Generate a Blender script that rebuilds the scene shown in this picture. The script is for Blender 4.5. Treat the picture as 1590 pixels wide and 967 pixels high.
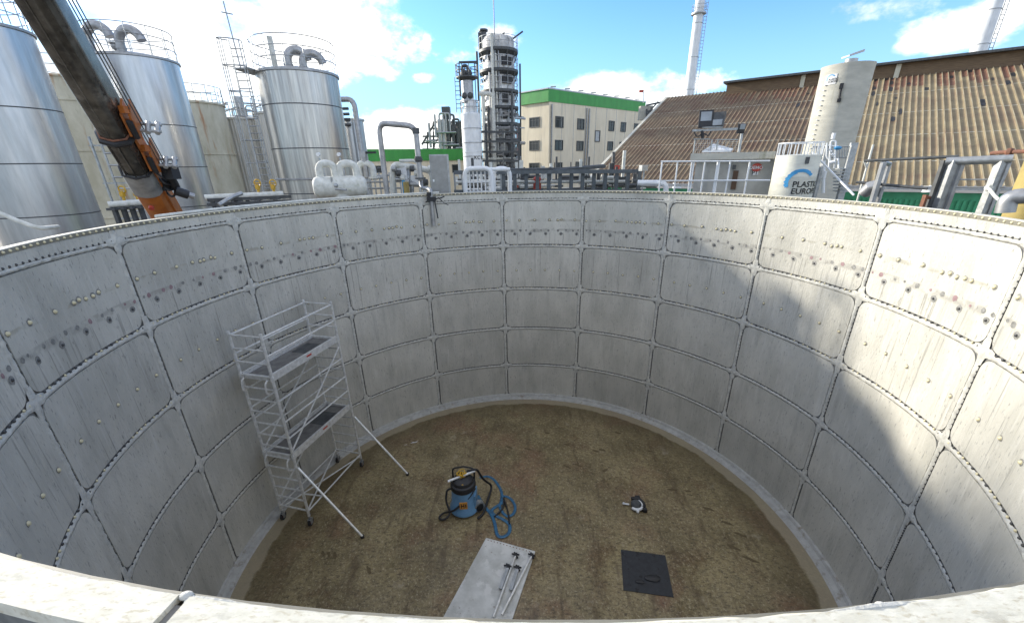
import bpy, math, random
import numpy as np
from mathutils import Vector, Matrix
random.seed(7)
sin, cos, pi, rad = math.sin, math.cos, math.pi, math.radians
for o in list(bpy.data.objects): bpy.data.objects.remove(o)
S = bpy.context.scene
COL = S.collection
# ------------------------------------------------------------------ camera
R = 6.4                                   # inner radius of the tank, metres
F = 637.444; PIT = .385972; ROLL = .0196259; YAW = -.0344264; CY = 31.667
CAM = Vector((0, -1.0867836*R, .1201448*R))
rt = Vector((cos(YAW), -sin(YAW), 0)); fh = Vector((sin(YAW), cos(YAW), 0)); zz = Vector((0, 0, 1))
fwd = fh*cos(PIT)-zz*sin(PIT); up = fh*sin(PIT)+zz*cos(PIT)
RT = rt*cos(ROLL)-up*sin(ROLL); UP = rt*sin(ROLL)+up*cos(ROLL)
cd = bpy.data.cameras.new('camera'); cam = bpy.data.objects.new('camera', cd); COL.objects.link(cam)
M = Matrix((RT, UP, -fwd)).transposed().to_4x4(); M.translation = CAM; cam.matrix_world = M
cd.sensor_width = 36; cd.lens = 36*F/1590; cd.shift_y = CY/1590; cd.clip_end = 3000; cd.clip_start = .05
S.camera = cam
def ray(x, y): return (fwd+RT*((x-795)/F)-UP*((y-483.5-CY)/F))
def at(x, y, D):                           # point seen at (x, y), D metres away over the ground
    r = ray(x, y); return CAM+r*(D/math.hypot(r.x, r.y))
def atz(x, y, z):
    r = ray(x, y); return CAM+r*((z-CAM.z)/r.z)
def azd(x, y): r = ray(x, y); return math.atan2(r.x, r.y)
def polar(az, D, z): return Vector((CAM.x+sin(az)*D, CAM.y+cos(az)*D, z))
# ------------------------------------------------------------------ sun, sky, exposure
SUN_AZ = rad(-60); SUN_EL = rad(17.5)
EXPO = 1.12; SKY = .15; SUNP = 3.4
sd = Vector((sin(SUN_AZ)*cos(SUN_EL), cos(SUN_AZ)*cos(SUN_EL), sin(SUN_EL)))
sl = bpy.data.lights.new('sun', 'SUN'); sl.energy = SUNP; sl.angle = rad(2.4); sl.color = (1, .93, .80)
so = bpy.data.objects.new('sun', sl); COL.objects.link(so); so.rotation_euler = sd.to_track_quat('Z', 'Y').to_euler()
so.location = (-30, 20, 30)
vs = S.view_settings; vs.view_transform = 'Standard'; vs.look = 'None'; vs.exposure = EXPO; vs.gamma = 1; vs.use_curve_mapping = False
W = bpy.data.worlds.new('World'); S.world = W; W.use_nodes = True
nt = W.node_tree; nt.nodes.clear(); N = nt.nodes.new; L = nt.links.new
def mth(op, a, b=None, c=None, clamp=False, T=None):
    T = T or nt
    n = T.nodes.new('ShaderNodeMath'); n.operation = op; n.use_clamp = clamp
    for i, v in enumerate((a, b, c)):
        if v is None: continue
        if isinstance(v, (int, float)): n.inputs[i].default_value = v
        else: T.links.new(v, n.inputs[i])
    return n.outputs[0]
sky = N('ShaderNodeTexSky'); sky.sky_type = 'NISHITA'; sky.sun_disc = False
sky.sun_elevation = SUN_EL; sky.sun_rotation = SUN_AZ; sky.altitude = 200; sky.air_density = 1.0; sky.dust_density = .3; sky.ozone_density = 3.0
tc = N('ShaderNodeTexCoord')
nz = N('ShaderNodeTexNoise'); nz.inputs['Scale'].default_value = 7; nz.inputs['Detail'].default_value = 9; nz.inputs['Roughness'].default_value = .62
mp = N('ShaderNodeMapping'); mp.inputs['Scale'].default_value = (1, 1, 1.7); L(tc.outputs['Generated'], mp.inputs['Vector']); L(mp.outputs[0], nz.inputs['Vector'])
nb = N('ShaderNodeTexNoise'); nb.inputs['Scale'].default_value = 2.6; nb.inputs['Detail'].default_value = 8; nb.inputs['Roughness'].default_value = .58; L(mp.outputs[0], nb.inputs['Vector'])
sx = N('ShaderNodeSeparateXYZ'); L(tc.outputs['Generated'], sx.inputs[0])
az = mth('ARCTAN2', sx.outputs[0], sx.outputs[1]); el = mth('ARCSINE', sx.outputs[2])
def blob(px, py, wx, wy, amp=1.0):         # a cloud bank lying in that direction of the sky
    r0 = ray(px, py); a0 = math.atan2(r0.x, r0.y); e0 = math.atan2(r0.z, math.hypot(r0.x, r0.y))
    r1 = ray(px+wx, py); aw = abs(math.atan2(r1.x, r1.y)-a0)
    r2 = ray(px, py-wy); ew = abs(math.atan2(r2.z, math.hypot(r2.x, r2.y))-e0)
    u = mth('MULTIPLY', mth('SUBTRACT', az, a0), 1/aw); v = mth('MULTIPLY', mth('SUBTRACT', el, e0), 1/ew)
    d = mth('ADD', mth('MULTIPLY', u, u), mth('MULTIPLY', v, v))
    return mth('MULTIPLY', mth('SUBTRACT', 1.0, d), amp)
blobs = [blob(330, 30, 360, 115, 1.1), blob(150, 150, 300, 130, 1.1), blob(520, 70, 110, 40, .8), blob(640, 205, 110, 42, 1.3), blob(560, 250, 130, 55, 1.1),
         blob(930, 150, 130, 38, 1.3), blob(1010, 165, 60, 50, 1.0), blob(763, 62, 40, 28, .9), blob(708, 85, 40, 18, .55), blob(655, 121, 22, 10, .7),
         blob(663, 66, 10, 20, .6), blob(566, 103, 30, 9, .6), blob(1500, 45, 110, 34, .62), blob(1390, 8, 80, 22, .5), blob(1560, 15, 60, 40, .6), blob(1090, 128, 40, 14, .35), blob(715, 50, 16, 26, .3)]
m = blobs[0]
for b in blobs[1:]: m = mth('MAXIMUM', m, b)
m = mth('MAXIMUM', m, -1.2)
# unseen broken cloud added behind the camera and high overhead for ambient light
fill_beh = mth('MULTIPLY', mth('SUBTRACT', mth('ABSOLUTE', az), 1.15), 1.6); fill_ovh = mth('MULTIPLY', mth('SUBTRACT', el, .62), 3.0)
m = mth('MAXIMUM', m, mth('MINIMUM', mth('MAXIMUM', fill_beh, fill_ovh), .32))
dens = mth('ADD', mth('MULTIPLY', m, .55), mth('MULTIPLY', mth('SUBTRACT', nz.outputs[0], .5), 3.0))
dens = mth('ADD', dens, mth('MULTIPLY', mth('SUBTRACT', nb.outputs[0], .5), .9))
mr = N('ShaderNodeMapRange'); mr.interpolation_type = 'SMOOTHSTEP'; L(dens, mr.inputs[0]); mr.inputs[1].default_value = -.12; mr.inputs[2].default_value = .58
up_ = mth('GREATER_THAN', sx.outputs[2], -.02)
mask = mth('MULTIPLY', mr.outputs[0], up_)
sh = N('ShaderNodeValToRGB'); L(nb.outputs[0], sh.inputs[0])
sh.color_ramp.elements[0].position = .36; sh.color_ramp.elements[0].color = (3.3, 3.45, 3.6, 1)
sh.color_ramp.elements[1].position = .54; sh.color_ramp.elements[1].color = (6.6, 6.45, 6.1, 1)
tint = N('ShaderNodeMix'); tint.data_type = 'RGBA'; tint.blend_type = 'MULTIPLY'; tint.inputs[0].default_value = 1
hz = N('ShaderNodeMapRange'); hz.interpolation_type = 'SMOOTHSTEP'; L(el, hz.inputs[0]); hz.inputs[1].default_value = .0; hz.inputs[2].default_value = .30; hz.inputs[3].default_value = .85; hz.inputs[4].default_value = 0
hm = N('ShaderNodeMix'); hm.data_type = 'RGBA'; L(hz.outputs[0], hm.inputs[0]); L(sky.outputs[0], hm.inputs[6]); hm.inputs[7].default_value = (2.6, 3.3, 3.5, 1)   # thin pale haze low over the horizon
L(hm.outputs[2], tint.inputs[6]); tint.inputs[7].default_value = (.62, .83, 1.06, 1)
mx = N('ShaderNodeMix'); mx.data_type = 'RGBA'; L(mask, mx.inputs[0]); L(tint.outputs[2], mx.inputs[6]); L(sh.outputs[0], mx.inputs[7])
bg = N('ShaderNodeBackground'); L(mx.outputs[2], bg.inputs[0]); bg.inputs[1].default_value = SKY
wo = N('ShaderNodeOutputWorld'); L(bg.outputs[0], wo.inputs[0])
# ------------------------------------------------------------------ materials
MATS = {}
def mat(name, c, c2=None, rough=.6, metal=0., scale=4., stretch=(1, 1, 1), bump=.0, bscale=None, detail=6, lo=.35, hi=.65, spots=None, rnd=0., spec=.5, roll=0., coat=0):
    """two-tone noise material; spots = (colour, scale, stretch, threshold low, threshold high)"""
    if name in MATS: return MATS[name]
    mt = bpy.data.materials.new(name); mt.use_nodes = True; T = mt.node_tree; b = T.nodes['Principled BSDF']
    b.inputs['Roughness'].default_value = rough; b.inputs['Metallic'].default_value = metal; b.inputs['Specular IOR Level'].default_value = spec
    if coat: b.inputs['Coat Weight'].default_value = coat
    tcn = T.nodes.new('ShaderNodeTexCoord'); vec = tcn.outputs['Object']
    if rnd:
        oi = T.nodes.new('ShaderNodeObjectInfo'); va = T.nodes.new('ShaderNodeVectorMath'); va.operation = 'MULTIPLY_ADD'
        cb = T.nodes.new('ShaderNodeCombineXYZ')
        for i in range(3): T.links.new(oi.outputs['Random'], cb.inputs[i])
        va.inputs[1].default_value = (37, 71, 53); T.links.new(cb.outputs[0], va.inputs[0]); T.links.new(vec, va.inputs[2]); vec = va.outputs[0]
    def noise(sc, st, det=6, rgh=.6, rx=0.):
        mpn = T.nodes.new('ShaderNodeMapping'); mpn.inputs['Scale'].default_value = st; mpn.inputs['Rotation'].default_value = (0, rx, 0)
        T.links.new(vec, mpn.inputs['Vector'])
        n = T.nodes.new('ShaderNodeTexNoise'); n.inputs['Scale'].default_value = sc; n.inputs['Detail'].default_value = det; n.inputs['Roughness'].default_value = rgh
        T.links.new(mpn.outputs[0], n.inputs['Vector']); return n.outputs[0]
    c2 = c2 or tuple(v*.78 for v in c)
    rp = T.nodes.new('ShaderNodeValToRGB'); T.links.new(noise(scale, stretch, detail), rp.inputs[0])
    rp.color_ramp.elements[0].position = lo; rp.color_ramp.elements[0].color = (*c2, 1)
    rp.color_ramp.elements[1].position = hi; rp.color_ramp.elements[1].color = (*c, 1)
    out = rp.outputs[0]
    for sp in (spots or []):
        cs, ss, st, t0, t1 = sp[:5]; k = sp[5] if len(sp) > 5 else 1.
        r_ = T.nodes.new('ShaderNodeMapRange'); T.links.new(noise(ss, st, 5, .6, roll), r_.inputs[0])
        r_.inputs[1].default_value = t0; r_.inputs[2].default_value = t1; r_.inputs[4].default_value = k
        x = T.nodes.new('ShaderNodeMix'); x.data_type = 'RGBA'; T.links.new(r_.outputs[0], x.inputs[0]); T.links.new(out, x.inputs[6]); x.inputs[7].default_value = (*cs, 1); out = x.outputs[2]
    if rnd:
        v = mth('ADD', mth('MULTIPLY', oi.outputs['Random'], rnd, T=T), 1-rnd/2, T=T)
        hs = T.nodes.new('ShaderNodeHueSaturation'); T.links.new(v, hs.inputs['Value']); T.links.new(out, hs.inputs['Color']); out = hs.outputs[0]
    T.links.new(out, b.inputs['Base Color'])
    if bump:
        bn = T.nodes.new('ShaderNodeBump'); bn.inputs['Strength'].default_value = bump; bn.inputs['Distance'].default_value = .02
        T.links.new(noise(bscale or scale*4, stretch), bn.inputs['Height']); T.links.new(bn.outputs[0], b.inputs['Normal'])
    MATS[name] = mt; return mt
mt_panel = mat('panel enamel', (.50, .485, .43), (.39, .38, .335), rough=.45, scale=1.6, stretch=(1, 1, .5), bump=.45, bscale=30, rnd=.16, roll=.25,
               spots=[((.15, .15, .145), 12, (3.2, 3.2, .8), .60, .66, .6), ((.58, .57, .53), 6, (4, 4, .25), .54, .72, .5), ((.20, .195, .18), 2.0, (2.2, 2.2, .35), .55, .80, .45)])
mt_back = mat('old sealant backing', (.21, .205, .19), (.12, .12, .11), rough=.8, scale=12)
mt_seal = mat('light sealant', (.54, .53, .48), (.38, .375, .34), rough=.75, scale=10, bump=.6, bscale=25, spots=[((.22, .21, .19), 14, (1, 1, 1), .6, .7, .5)])
mt_cap = mat('cream bolt cap', (.66, .60, .40), (.50, .44, .27), rough=.5, scale=20)
mt_bolt = mat('dark bolt', (.05, .05, .05), rough=.5)
mt_mark = mat('grey stain ring', (.26, .255, .24), (.13, .13, .12), rough=.6, scale=20)
mt_red = mat('red stain', (.30, .20, .205), (.22, .14, .145), rough=.7, scale=20)
mt_rim = mat('rim angle', (.22, .205, .16), (.14, .13, .10), rough=.6, scale=6)
mt_ledge = mat('weathered white ledge', (.66, .63, .53), (.54, .51, .41), rough=.75, scale=18, stretch=(1, 2, 1), bump=.12, bscale=120, spots=[((.38, .32, .21), 45, (1, 2.6, 1), .54, .68, .65), ((.30, .28, .22), 9, (1, 3, 1), .60, .70, .5), ((.50, .48, .42), 6, (1, 1, 1), .58, .7, .5)])
mt_steel = mat('galvanised steel', (.42, .43, .43), (.28, .29, .29), rough=.42, metal=.6, scale=9, bump=.1)
mt_alu = mat('scaffold aluminium', (.80, .80, .78), (.58, .58, .56), rough=.35, metal=.4, scale=12)
mt_clad = mat('brushed cladding', (.50, .51, .52), (.39, .40, .41), rough=.30, metal=.85, scale=2.2, stretch=(2, 2, .25), bump=.06, bscale=90, spots=[((.36, .36, .36), 2.5, (3, 3, .15), .55, .75, .5)])
mt_cladb = mat('warm brushed cladding', (.54, .52, .48), (.34, .325, .305), rough=.30, metal=.85, scale=3, stretch=(3, 3, .15), bump=.05, bscale=60, spots=[((.30, .29, .27), 3, (4, 4, .1), .54, .75, .6)])
mt_duct = mat('dull duct', (.42, .42, .42), (.28, .28, .28), rough=.45, metal=.7, scale=5)
mt_beige = mat('stained beige tank', (.56, .53, .42), (.42, .39, .29), rough=.8, scale=1.5, stretch=(1, 1, .4), spots=[((.33, .15, .06), 1.1, (1.6, 1.6, .22), .60, .72, .8), ((.22, .23, .13), 3, (2, 2, .4), .62, .74, .6)])
mt_cream = mat('cream ribbed tank', (.60, .58, .52), (.50, .48, .42), rough=.65, scale=2, stretch=(2, 2, .3), spots=[((.36, .24, .12), 2, (2, 2, .2), .6, .78, .5)])
mt_white = mat('white paint', (.74, .75, .75), (.60, .61, .61), rough=.5, scale=2.5, stretch=(1, 1, .4), spots=[((.40, .39, .36), 4, (1, 1, .3), .62, .76, .5)])
mt_wpipe = mat('chalky white pipe', (.66, .66, .61), (.48, .48, .43), rough=.7, scale=6, bump=.15, spots=[((.33, .34, .24), 5, (1, 1, 1), .6, .72, .6)])
mt_green = mat('green cladding', (.045, .30, .05), (.035, .24, .04), rough=.5, scale=1.5, stretch=(1, 1, .3))
mt_greend = mat('dark green sheeting', (.06, .36, .17), (.045, .27, .12), rough=.5, scale=3)
mt_bldg = mat('beige render', (.74, .65, .49), (.64, .555, .41), rough=.8, scale=.9, stretch=(1, 1, .35), spots=[((.38, .34, .28), 1.2, (3, 3, .2), .56, .75, .5)])
mt_dglass = mat('dark window glass', (.03, .035, .035), rough=.12, scale=2)
mt_dark = mat('dark painted steel', (.075, .08, .082), (.04, .042, .043), rough=.55, scale=7)
mt_rack = mat('slate painted steel', (.10, .115, .125), (.065, .075, .08), rough=.5, scale=7)
mt_black = mat('black rubber', (.018, .018, .02), rough=.55)
mt_rust = mat('rusty steel', (.22, .09, .05), (.12, .06, .04), rough=.85, scale=12)
mt_roof = mat('weathered roof sheets', (.255, .205, .12), (.175, .135, .08), rough=.85, scale=.7, stretch=(1, 1, 1), bump=.3, bscale=9,
              spots=[((.30, .245, .145), 1.8, (1, 1, 1), .52, .70, .6), ((.17, .10, .065), .55, (1, 1, 1), .52, .72, .6), ((.05, .035, .025), 3.2, (1, 1, 1), .67, .70, .8)])
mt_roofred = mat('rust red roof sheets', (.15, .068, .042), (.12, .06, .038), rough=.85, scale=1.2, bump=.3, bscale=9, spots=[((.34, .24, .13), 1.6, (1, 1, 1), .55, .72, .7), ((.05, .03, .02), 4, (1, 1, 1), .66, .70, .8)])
mt_brick = mat('brown slatted monitor', (.21, .145, .085), (.10, .065, .04), rough=.9, scale=5, stretch=(.4, .4, 9))
mt_conc = mat('weathered concrete', (.50, .48, .41), (.40, .385, .33), rough=.9, scale=2.2, stretch=(.7, .7, 2.), bump=.15, bscale=14, spots=[((.17, .17, .09), 1.4, (1.6, 1.6, .25), .60, .72, .7), ((.24, .235, .21), 6, (.3, .3, 3), .58, .75, .3)])
mt_orange = mat('orange crane paint', (.42, .125, .018), (.30, .085, .014), rough=.4, scale=5, spots=[((.12, .05, .02), 8, (1, 1, 1), .62, .7, .6)])
mt_boom = mat('greased dark boom', (.15, .135, .115), (.05, .045, .04), rough=.22, metal=.6, scale=4, bump=.05, spots=[((.34, .31, .27), 3, (1, 1, 1), .57, .70, .55)])
mt_blue = mat('blue plastic', (.15, .31, .50), (.11, .24, .40), rough=.4, scale=5, spots=[((.28, .26, .2), 12, (1, 1, 1), .66, .72, .5)])
mt_hose = mat('blue hose', (.025, .13, .24), (.015, .075, .15), rough=.45, scale=12)
mt_yel = mat('yellow plastic', (.60, .36, .03), (.42, .25, .02), rough=.5, scale=12)
mt_yelp = mat('weathered yellow paint', (.40, .31, .10), (.28, .215, .08), rough=.75, scale=3, spots=[((.18, .13, .07), 5, (1, 1, .5), .6, .7, .6)])
mt_plate = mat('dirty white plate', (.60, .60, .57), (.42, .42, .39), rough=.7, scale=2.5, bump=.15, spots=[((.64, .63, .60), 3, (1, 1, 1), .56, .62, .8), ((.16, .12, .08), 14, (1, 1, 1), .64, .72, .7)])
mt_mat = mat('black mat', (.022, .025, .030), (.014, .015, .018), rough=.6, scale=9, spots=[((.10, .10, .09), 22, (1, 1, 1), .64, .72, .6), ((.004, .004, .004), 4, (1, 1, 1), .62, .64)])
mt_logo = mat('blue paint', (.05, .30, .58), rough=.5); mt_ink = mat('black lettering', (.02, .02, .02), rough=.5)
mt_redp = mat('red paint', (.45, .05, .03), rough=.5, scale=8); mt_wood = mat('brown door', (.10, .055, .03), rough=.7)
mt_glassl = mat('lamp glass', (.30, .33, .35), rough=.2)
mt_plain = mat('flat white sign', (.7, .7, .7), rough=.5)
mt_gravel = mat('outside ground', (.22, .20, .17), (.13, .12, .10), rough=.95, scale=.35)
def stain_band(name, src, bands):
    """copy of a panel material with horizontal grime bands at given local heights: (z0, z1, feather, colour, strength, noise scale, stretch)"""
    mt = src.copy(); mt.name = name; T = mt.node_tree; b = T.nodes['Principled BSDF']; tcn = next(n for n in T.nodes if n.type == 'TEX_COORD'); oi = next(n for n in T.nodes if n.type == 'OBJECT_INFO')
    va = next(n for n in T.nodes if n.type == 'VECT_MATH'); sp = T.nodes.new('ShaderNodeSeparateXYZ'); T.links.new(tcn.outputs['Object'], sp.inputs[0]); z = sp.outputs[2]
    out = b.inputs['Base Color'].links[0].from_socket
    for z0, z1, fe, col, st, ns_, stt, t0, t1 in bands:
        def r(f, a, c):
            k = T.nodes.new('ShaderNodeMapRange'); k.interpolation_type = 'SMOOTHSTEP'; T.links.new(f, k.inputs[0]); k.inputs[1].default_value = a; k.inputs[2].default_value = c; return k.outputs[0]
        w = mth('MULTIPLY', r(z, z0-fe, z0+fe*.2), mth('SUBTRACT', 1., r(z, z1-fe*.2, z1+fe*.3), T=T), T=T)
        m_ = T.nodes.new('ShaderNodeMapping'); m_.inputs['Scale'].default_value = stt; T.links.new(va.outputs[0], m_.inputs['Vector'])
        n = T.nodes.new('ShaderNodeTexNoise'); n.inputs['Scale'].default_value = ns_; n.inputs['Detail'].default_value = 6; T.links.new(m_.outputs[0], n.inputs['Vector'])
        w = mth('MULTIPLY', mth('MULTIPLY', w, r(n.outputs[0], t0, t1), T=T), st, T=T)
        x = T.nodes.new('ShaderNodeMix'); x.data_type = 'RGBA'; T.links.new(w, x.inputs[0]); T.links.new(out, x.inputs[6]); x.inputs[7].default_value = (*col, 1); out = x.outputs[2]
    T.links.new(out, b.inputs['Base Color']); return mt
mt_ptop = stain_band('panel enamel upper row', mt_panel, [(-.99, -.90, .05, (.22, .21, .185), .5, 5, (1, 1, 1.5), .42, .60), (-.66, -.61, .03, (.24, .22, .16), .5, 3, (1, 1, 2), .48, .62), (-1.40, -1.02, .10, (.15, .145, .13), .5, 8, (3.5, 3.5, .10), .56, .66)])
mt_pmid = stain_band('panel enamel second row', mt_panel, [(-1.40, -.10, .3, (.15, .145, .13), .5, 8, (3.0, 3.0, .07), .60, .68)])
# floor: brown, speckled, ringed
def floor_mat():
    mt = bpy.data.materials.new('stained tank floor'); mt.use_nodes = True; T = mt.node_tree; b = T.nodes['Principled BSDF']
    l = T.links.new; n = T.nodes.new; tcn = n('ShaderNodeTexCoord'); v = tcn.outputs['Object']
    def noise(sc, det=6, st=(1, 1, 1), rz=0., rgh=.6):
        a = n('ShaderNodeMapping'); a.inputs['Scale'].default_value = st; a.inputs['Rotation'].default_value = (0, 0, rz); l(v, a.inputs[0])
        k = n('ShaderNodeTexNoise'); k.inputs['Scale'].default_value = sc; k.inputs['Detail'].default_value = det; k.inputs['Roughness'].default_value = rgh; l(a.outputs[0], k.inputs[0]); return k.outputs[0]
    def ramp(f, p0, c0, p1, c1):
        r = n('ShaderNodeValToRGB'); l(f, r.inputs[0]); e = r.color_ramp.elements; e[0].position = p0; e[0].color = (*c0, 1); e[1].position = p1; e[1].color = (*c1, 1); return r.outputs[0]
    def mix(f, a, c, blend='MIX'):
        x = n('ShaderNodeMix'); x.data_type = 'RGBA'; x.blend_type = blend
        if isinstance(f, float): x.inputs[0].default_value = f
        else: l(f, x.inputs[0])
        l(a, x.inputs[6])
        if isinstance(c, tuple): x.inputs[7].default_value = (*c, 1)
        else: l(c, x.inputs[7])
        return x.outputs[2]
    def mr(f, a, c, k=1.):
        r = n('ShaderNodeMapRange'); l(f, r.inputs[0]); r.inputs[1].default_value = a; r.inputs[2].default_value = c; r.inputs[4].default_value = k; return r.outputs[0]
    base = ramp(noise(.7, 6, rgh=.7), .40, (.135, .103, .045), .60, (.27, .215, .105))
    base = mix(mr(noise(.33, 5, (1, 1, 1), .4, .65), .50, .60, .55), base, (.27, .215, .115))
    base = mix(mr(noise(.9, 6, rgh=.7), .52, .64, .75), base, (.12, .07, .03))
    base = mix(mr(noise(.45, 3, (1, 1, 1), 1.), .52, .64, .65), base, (.19, .09, .05))
    base = mix(mr(noise(15, 4, (1.3, .8, 1), .7, .85), .53, .62, .75), base, (.40, .34, .22))
    base = mix(mr(noise(7, 8, (1.3, .8, 1), .2, .85), .55, .62, .6), base, (.33, .27, .165))
    base = mix(mr(noise(9, 8, (.8, 1.5, 1), 1.2, .85), .52, .58, .75), base, (.06, .042, .02))
    base = mix(mr(noise(1.1, 6, (3.2, .7, 1), 1.0, .7), .54, .64, .7), base, (.095, .065, .03))
    base = mix(mr(noise(13, 4, (.8, 1.6, 1), .6, .85), .53, .61, .8), base, (.07, .048, .026))
    base = mix(mr(noise(1.8, 4, (1, 1, 1), 2.), .64, .72, .5), base, (.36, .31, .22))
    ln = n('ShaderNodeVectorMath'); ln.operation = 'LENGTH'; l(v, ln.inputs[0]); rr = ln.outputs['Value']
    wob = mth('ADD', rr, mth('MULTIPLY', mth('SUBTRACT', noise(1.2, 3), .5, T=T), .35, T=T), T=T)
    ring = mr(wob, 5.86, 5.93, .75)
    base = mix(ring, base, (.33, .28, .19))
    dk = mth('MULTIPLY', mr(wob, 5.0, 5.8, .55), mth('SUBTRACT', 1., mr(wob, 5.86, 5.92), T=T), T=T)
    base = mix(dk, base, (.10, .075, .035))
    l(base, b.inputs['Base Color']); b.inputs['Roughness'].default_value = .7
    r2 = mr(noise(.8, 4), .4, .65); l(mth('ADD', mth('MULTIPLY', r2, .35, T=T), .45, T=T), b.inputs['Roughness'])
    bn = n('ShaderNodeBump'); bn.inputs['Strength'].default_value = .5; bn.inputs['Distance'].default_value = .01; l(noise(22, 6), bn.inputs['Height']); l(bn.outputs[0], b.inputs['Normal'])
    return mt
mt_floor = floor_mat()
# ------------------------------------------------------------------ mesh helpers
class MB:
    def __init__(s): s.v = []; s.f = []
    def add(s, vs, fs):
        k = len(s.v); s.v += [tuple(p) for p in vs]; s.f += [tuple(i+k for i in q) for q in fs]; return s
    def box(s, c, d, rot=None):
        c = Vector(c); vs = [Vector((x*d[0]/2, y*d[1]/2, z*d[2]/2)) for x in (-1, 1) for y in (-1, 1) for z in (-1, 1)]
        if rot is not None: vs = [rot @ p for p in vs]
        return s.add([c+p for p in vs], [(0, 1, 3, 2), (4, 6, 7, 5), (0, 4, 5, 1), (2, 3, 7, 6), (0, 2, 6, 4), (1, 5, 7, 3)])
    def bar(s, a, b, w, h=None, upv=(0, 0, 1)):
        a, b = Vector(a), Vector(b); h = h or w; d = (b-a); ln = d.length; d = d/ln; u = Vector(upv)
        if abs(d.dot(u)) > .98: u = Vector((0, 1, 0))
        x = d.cross(u).normalized(); u = x.cross(d)
        return s.box((a+b)/2, (w, ln, h), Matrix((x, d, u)).transposed())
    def pipe(s, pts, r, n=8, bend=0., closed=False, caps=True, flat=1.):
        pts = [Vector(p) for p in pts]
        if bend:
            q = [pts[0]]
            for i in range(1, len(pts)-1):
                a, b, c = pts[i-1], pts[i], pts[i+1]; u = (a-b); v = (c-b); k = min(bend, u.length*.49, v.length*.49)
                p0 = b+u.normalized()*k; p1 = b+v.normalized()*k
                for j in range(6): t = j/5; q.append(p0*(1-t)**2+b*2*t*(1-t)+p1*t*t)
            q.append(pts[-1]); pts = q
        m = len(pts); rings = []; x = None
        for i, p in enumerate(pts):
            t = (pts[(i+1) % m]-pts[i-1]) if closed else (pts[min(i+1, m-1)]-pts[max(i-1, 0)])
            t = t.normalized() if t.length > 1e-9 else Vector((0, 0, 1))
            if x is None: x = t.orthogonal().normalized()
            x = (x-t*x.dot(t)); x = x.normalized() if x.length > 1e-6 else t.orthogonal().normalized(); y = t.cross(x)
            rr = r[i] if isinstance(r, (list, tuple)) else r
            rings.append([p+(x*cos(2*pi*k/n)+y*sin(2*pi*k/n))*rr for k in range(n)])
        if flat != 1.:
            for i, ring in enumerate(rings):
                for p in ring: p.z = pts[i].z+(p.z-pts[i].z)*flat
        vs = [p for g in rings for p in g]; fs = []
        for i in range(m if closed else m-1):
            for k in range(n):
                j = (i+1) % m; fs.append((i*n+k, i*n+(k+1) % n, j*n+(k+1) % n, j*n+k))
        if caps and not closed: fs += [tuple(range(n-1, -1, -1)), tuple((m-1)*n+k for k in range(n))]
        return s.add(vs, fs)
    def lathe(s, c, prof, n=48, a0=0., a1=2*pi, ribs=0., ribn=0):
        c = Vector(c); full = abs(a1-a0-2*pi) < 1e-6; cols = n if full else n+1; vs = []
        for r, z in prof:
            for k in range(cols):
                a = a0+(a1-a0)*k/n; q = r+(ribs*(1 if (k % 4) < 2 else 0) if ribs else 0)
                vs.append(c+Vector((q*cos(a), q*sin(a), z)))
        fs = []
        for i in range(len(prof)-1):
            for k in range(n):
                j = (k+1) % cols; fs.append((i*cols+k, i*cols+j, (i+1)*cols+j, (i+1)*cols+k))
        return s.add(vs, fs)
    def cyl(s, c, r, h, n=24, r2=None):
        r2 = r if r2 is None else r2; return s.lathe(c, [(0, 0), (r, 0), (r2, h), (0, h)], n)
    def poly(s, pts, thick, nrm):               # a flat outline with its own thickness
        pts = [Vector(p) for p in pts]; n = len(pts); off = Vector(nrm)*thick
        return s.add(pts+[p+off for p in pts], [tuple(range(n-1, -1, -1)), tuple(range(n, 2*n))]+[(i, (i+1) % n, n+(i+1) % n, n+i) for i in range(n)])
    def ico(s, c, r, sc=(1, 1, 1), n=8, m=5):
        prof = [(r*sin(pi*i/m)*1., -r*cos(pi*i/m)) for i in range(m+1)]
        k = len(s.v); s.lathe((0, 0, 0), prof, n)
        for i in range(k, len(s.v)): v = s.v[i]; s.v[i] = (c[0]+v[0]*sc[0], c[1]+v[1]*sc[1], c[2]+v[2]*sc[2])
        return s
def wloc(o):
    p = Vector((0, 0, 0))
    while o: p += o.location; o = o.parent
    return p
def obj(name, mb, mt, parent=None, loc=None, smooth=35, label=None, kind=None):
    base = wloc(parent) if parent else Vector((0, 0, 0)); org = Vector(loc) if loc is not None else base
    me = bpy.data.meshes.new(name); me.from_pydata([tuple(Vector(p)-org) for p in mb.v], [], mb.f); me.validate(); me.update()
    me.materials.append(mt)
    if smooth: me.shade_smooth(); me.set_sharp_from_angle(angle=rad(smooth))
    o = bpy.data.objects.new(name, me); COL.objects.link(o); o.parent = parent; o.location = org-base
    if label: o['label'] = label
    if kind: o['kind'] = kind
    return o
def tag(o, label, cat, group=None):
    o['label'] = label; o['category'] = cat
    if group: o['group'] = group
    return o
def thing(name, label, cat, loc=(0, 0, 0), group=None):
    o = bpy.data.objects.new(name, None); COL.objects.link(o); o.location = loc; o.empty_display_size = .2; return tag(o, label, cat, group)
def copy_tree(o, parent=None):
    c = o.copy(); COL.objects.link(c); c.parent = parent
    for k in [x for x in bpy.data.objects if x.parent == o]: copy_tree(k, c)
    return c
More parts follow.
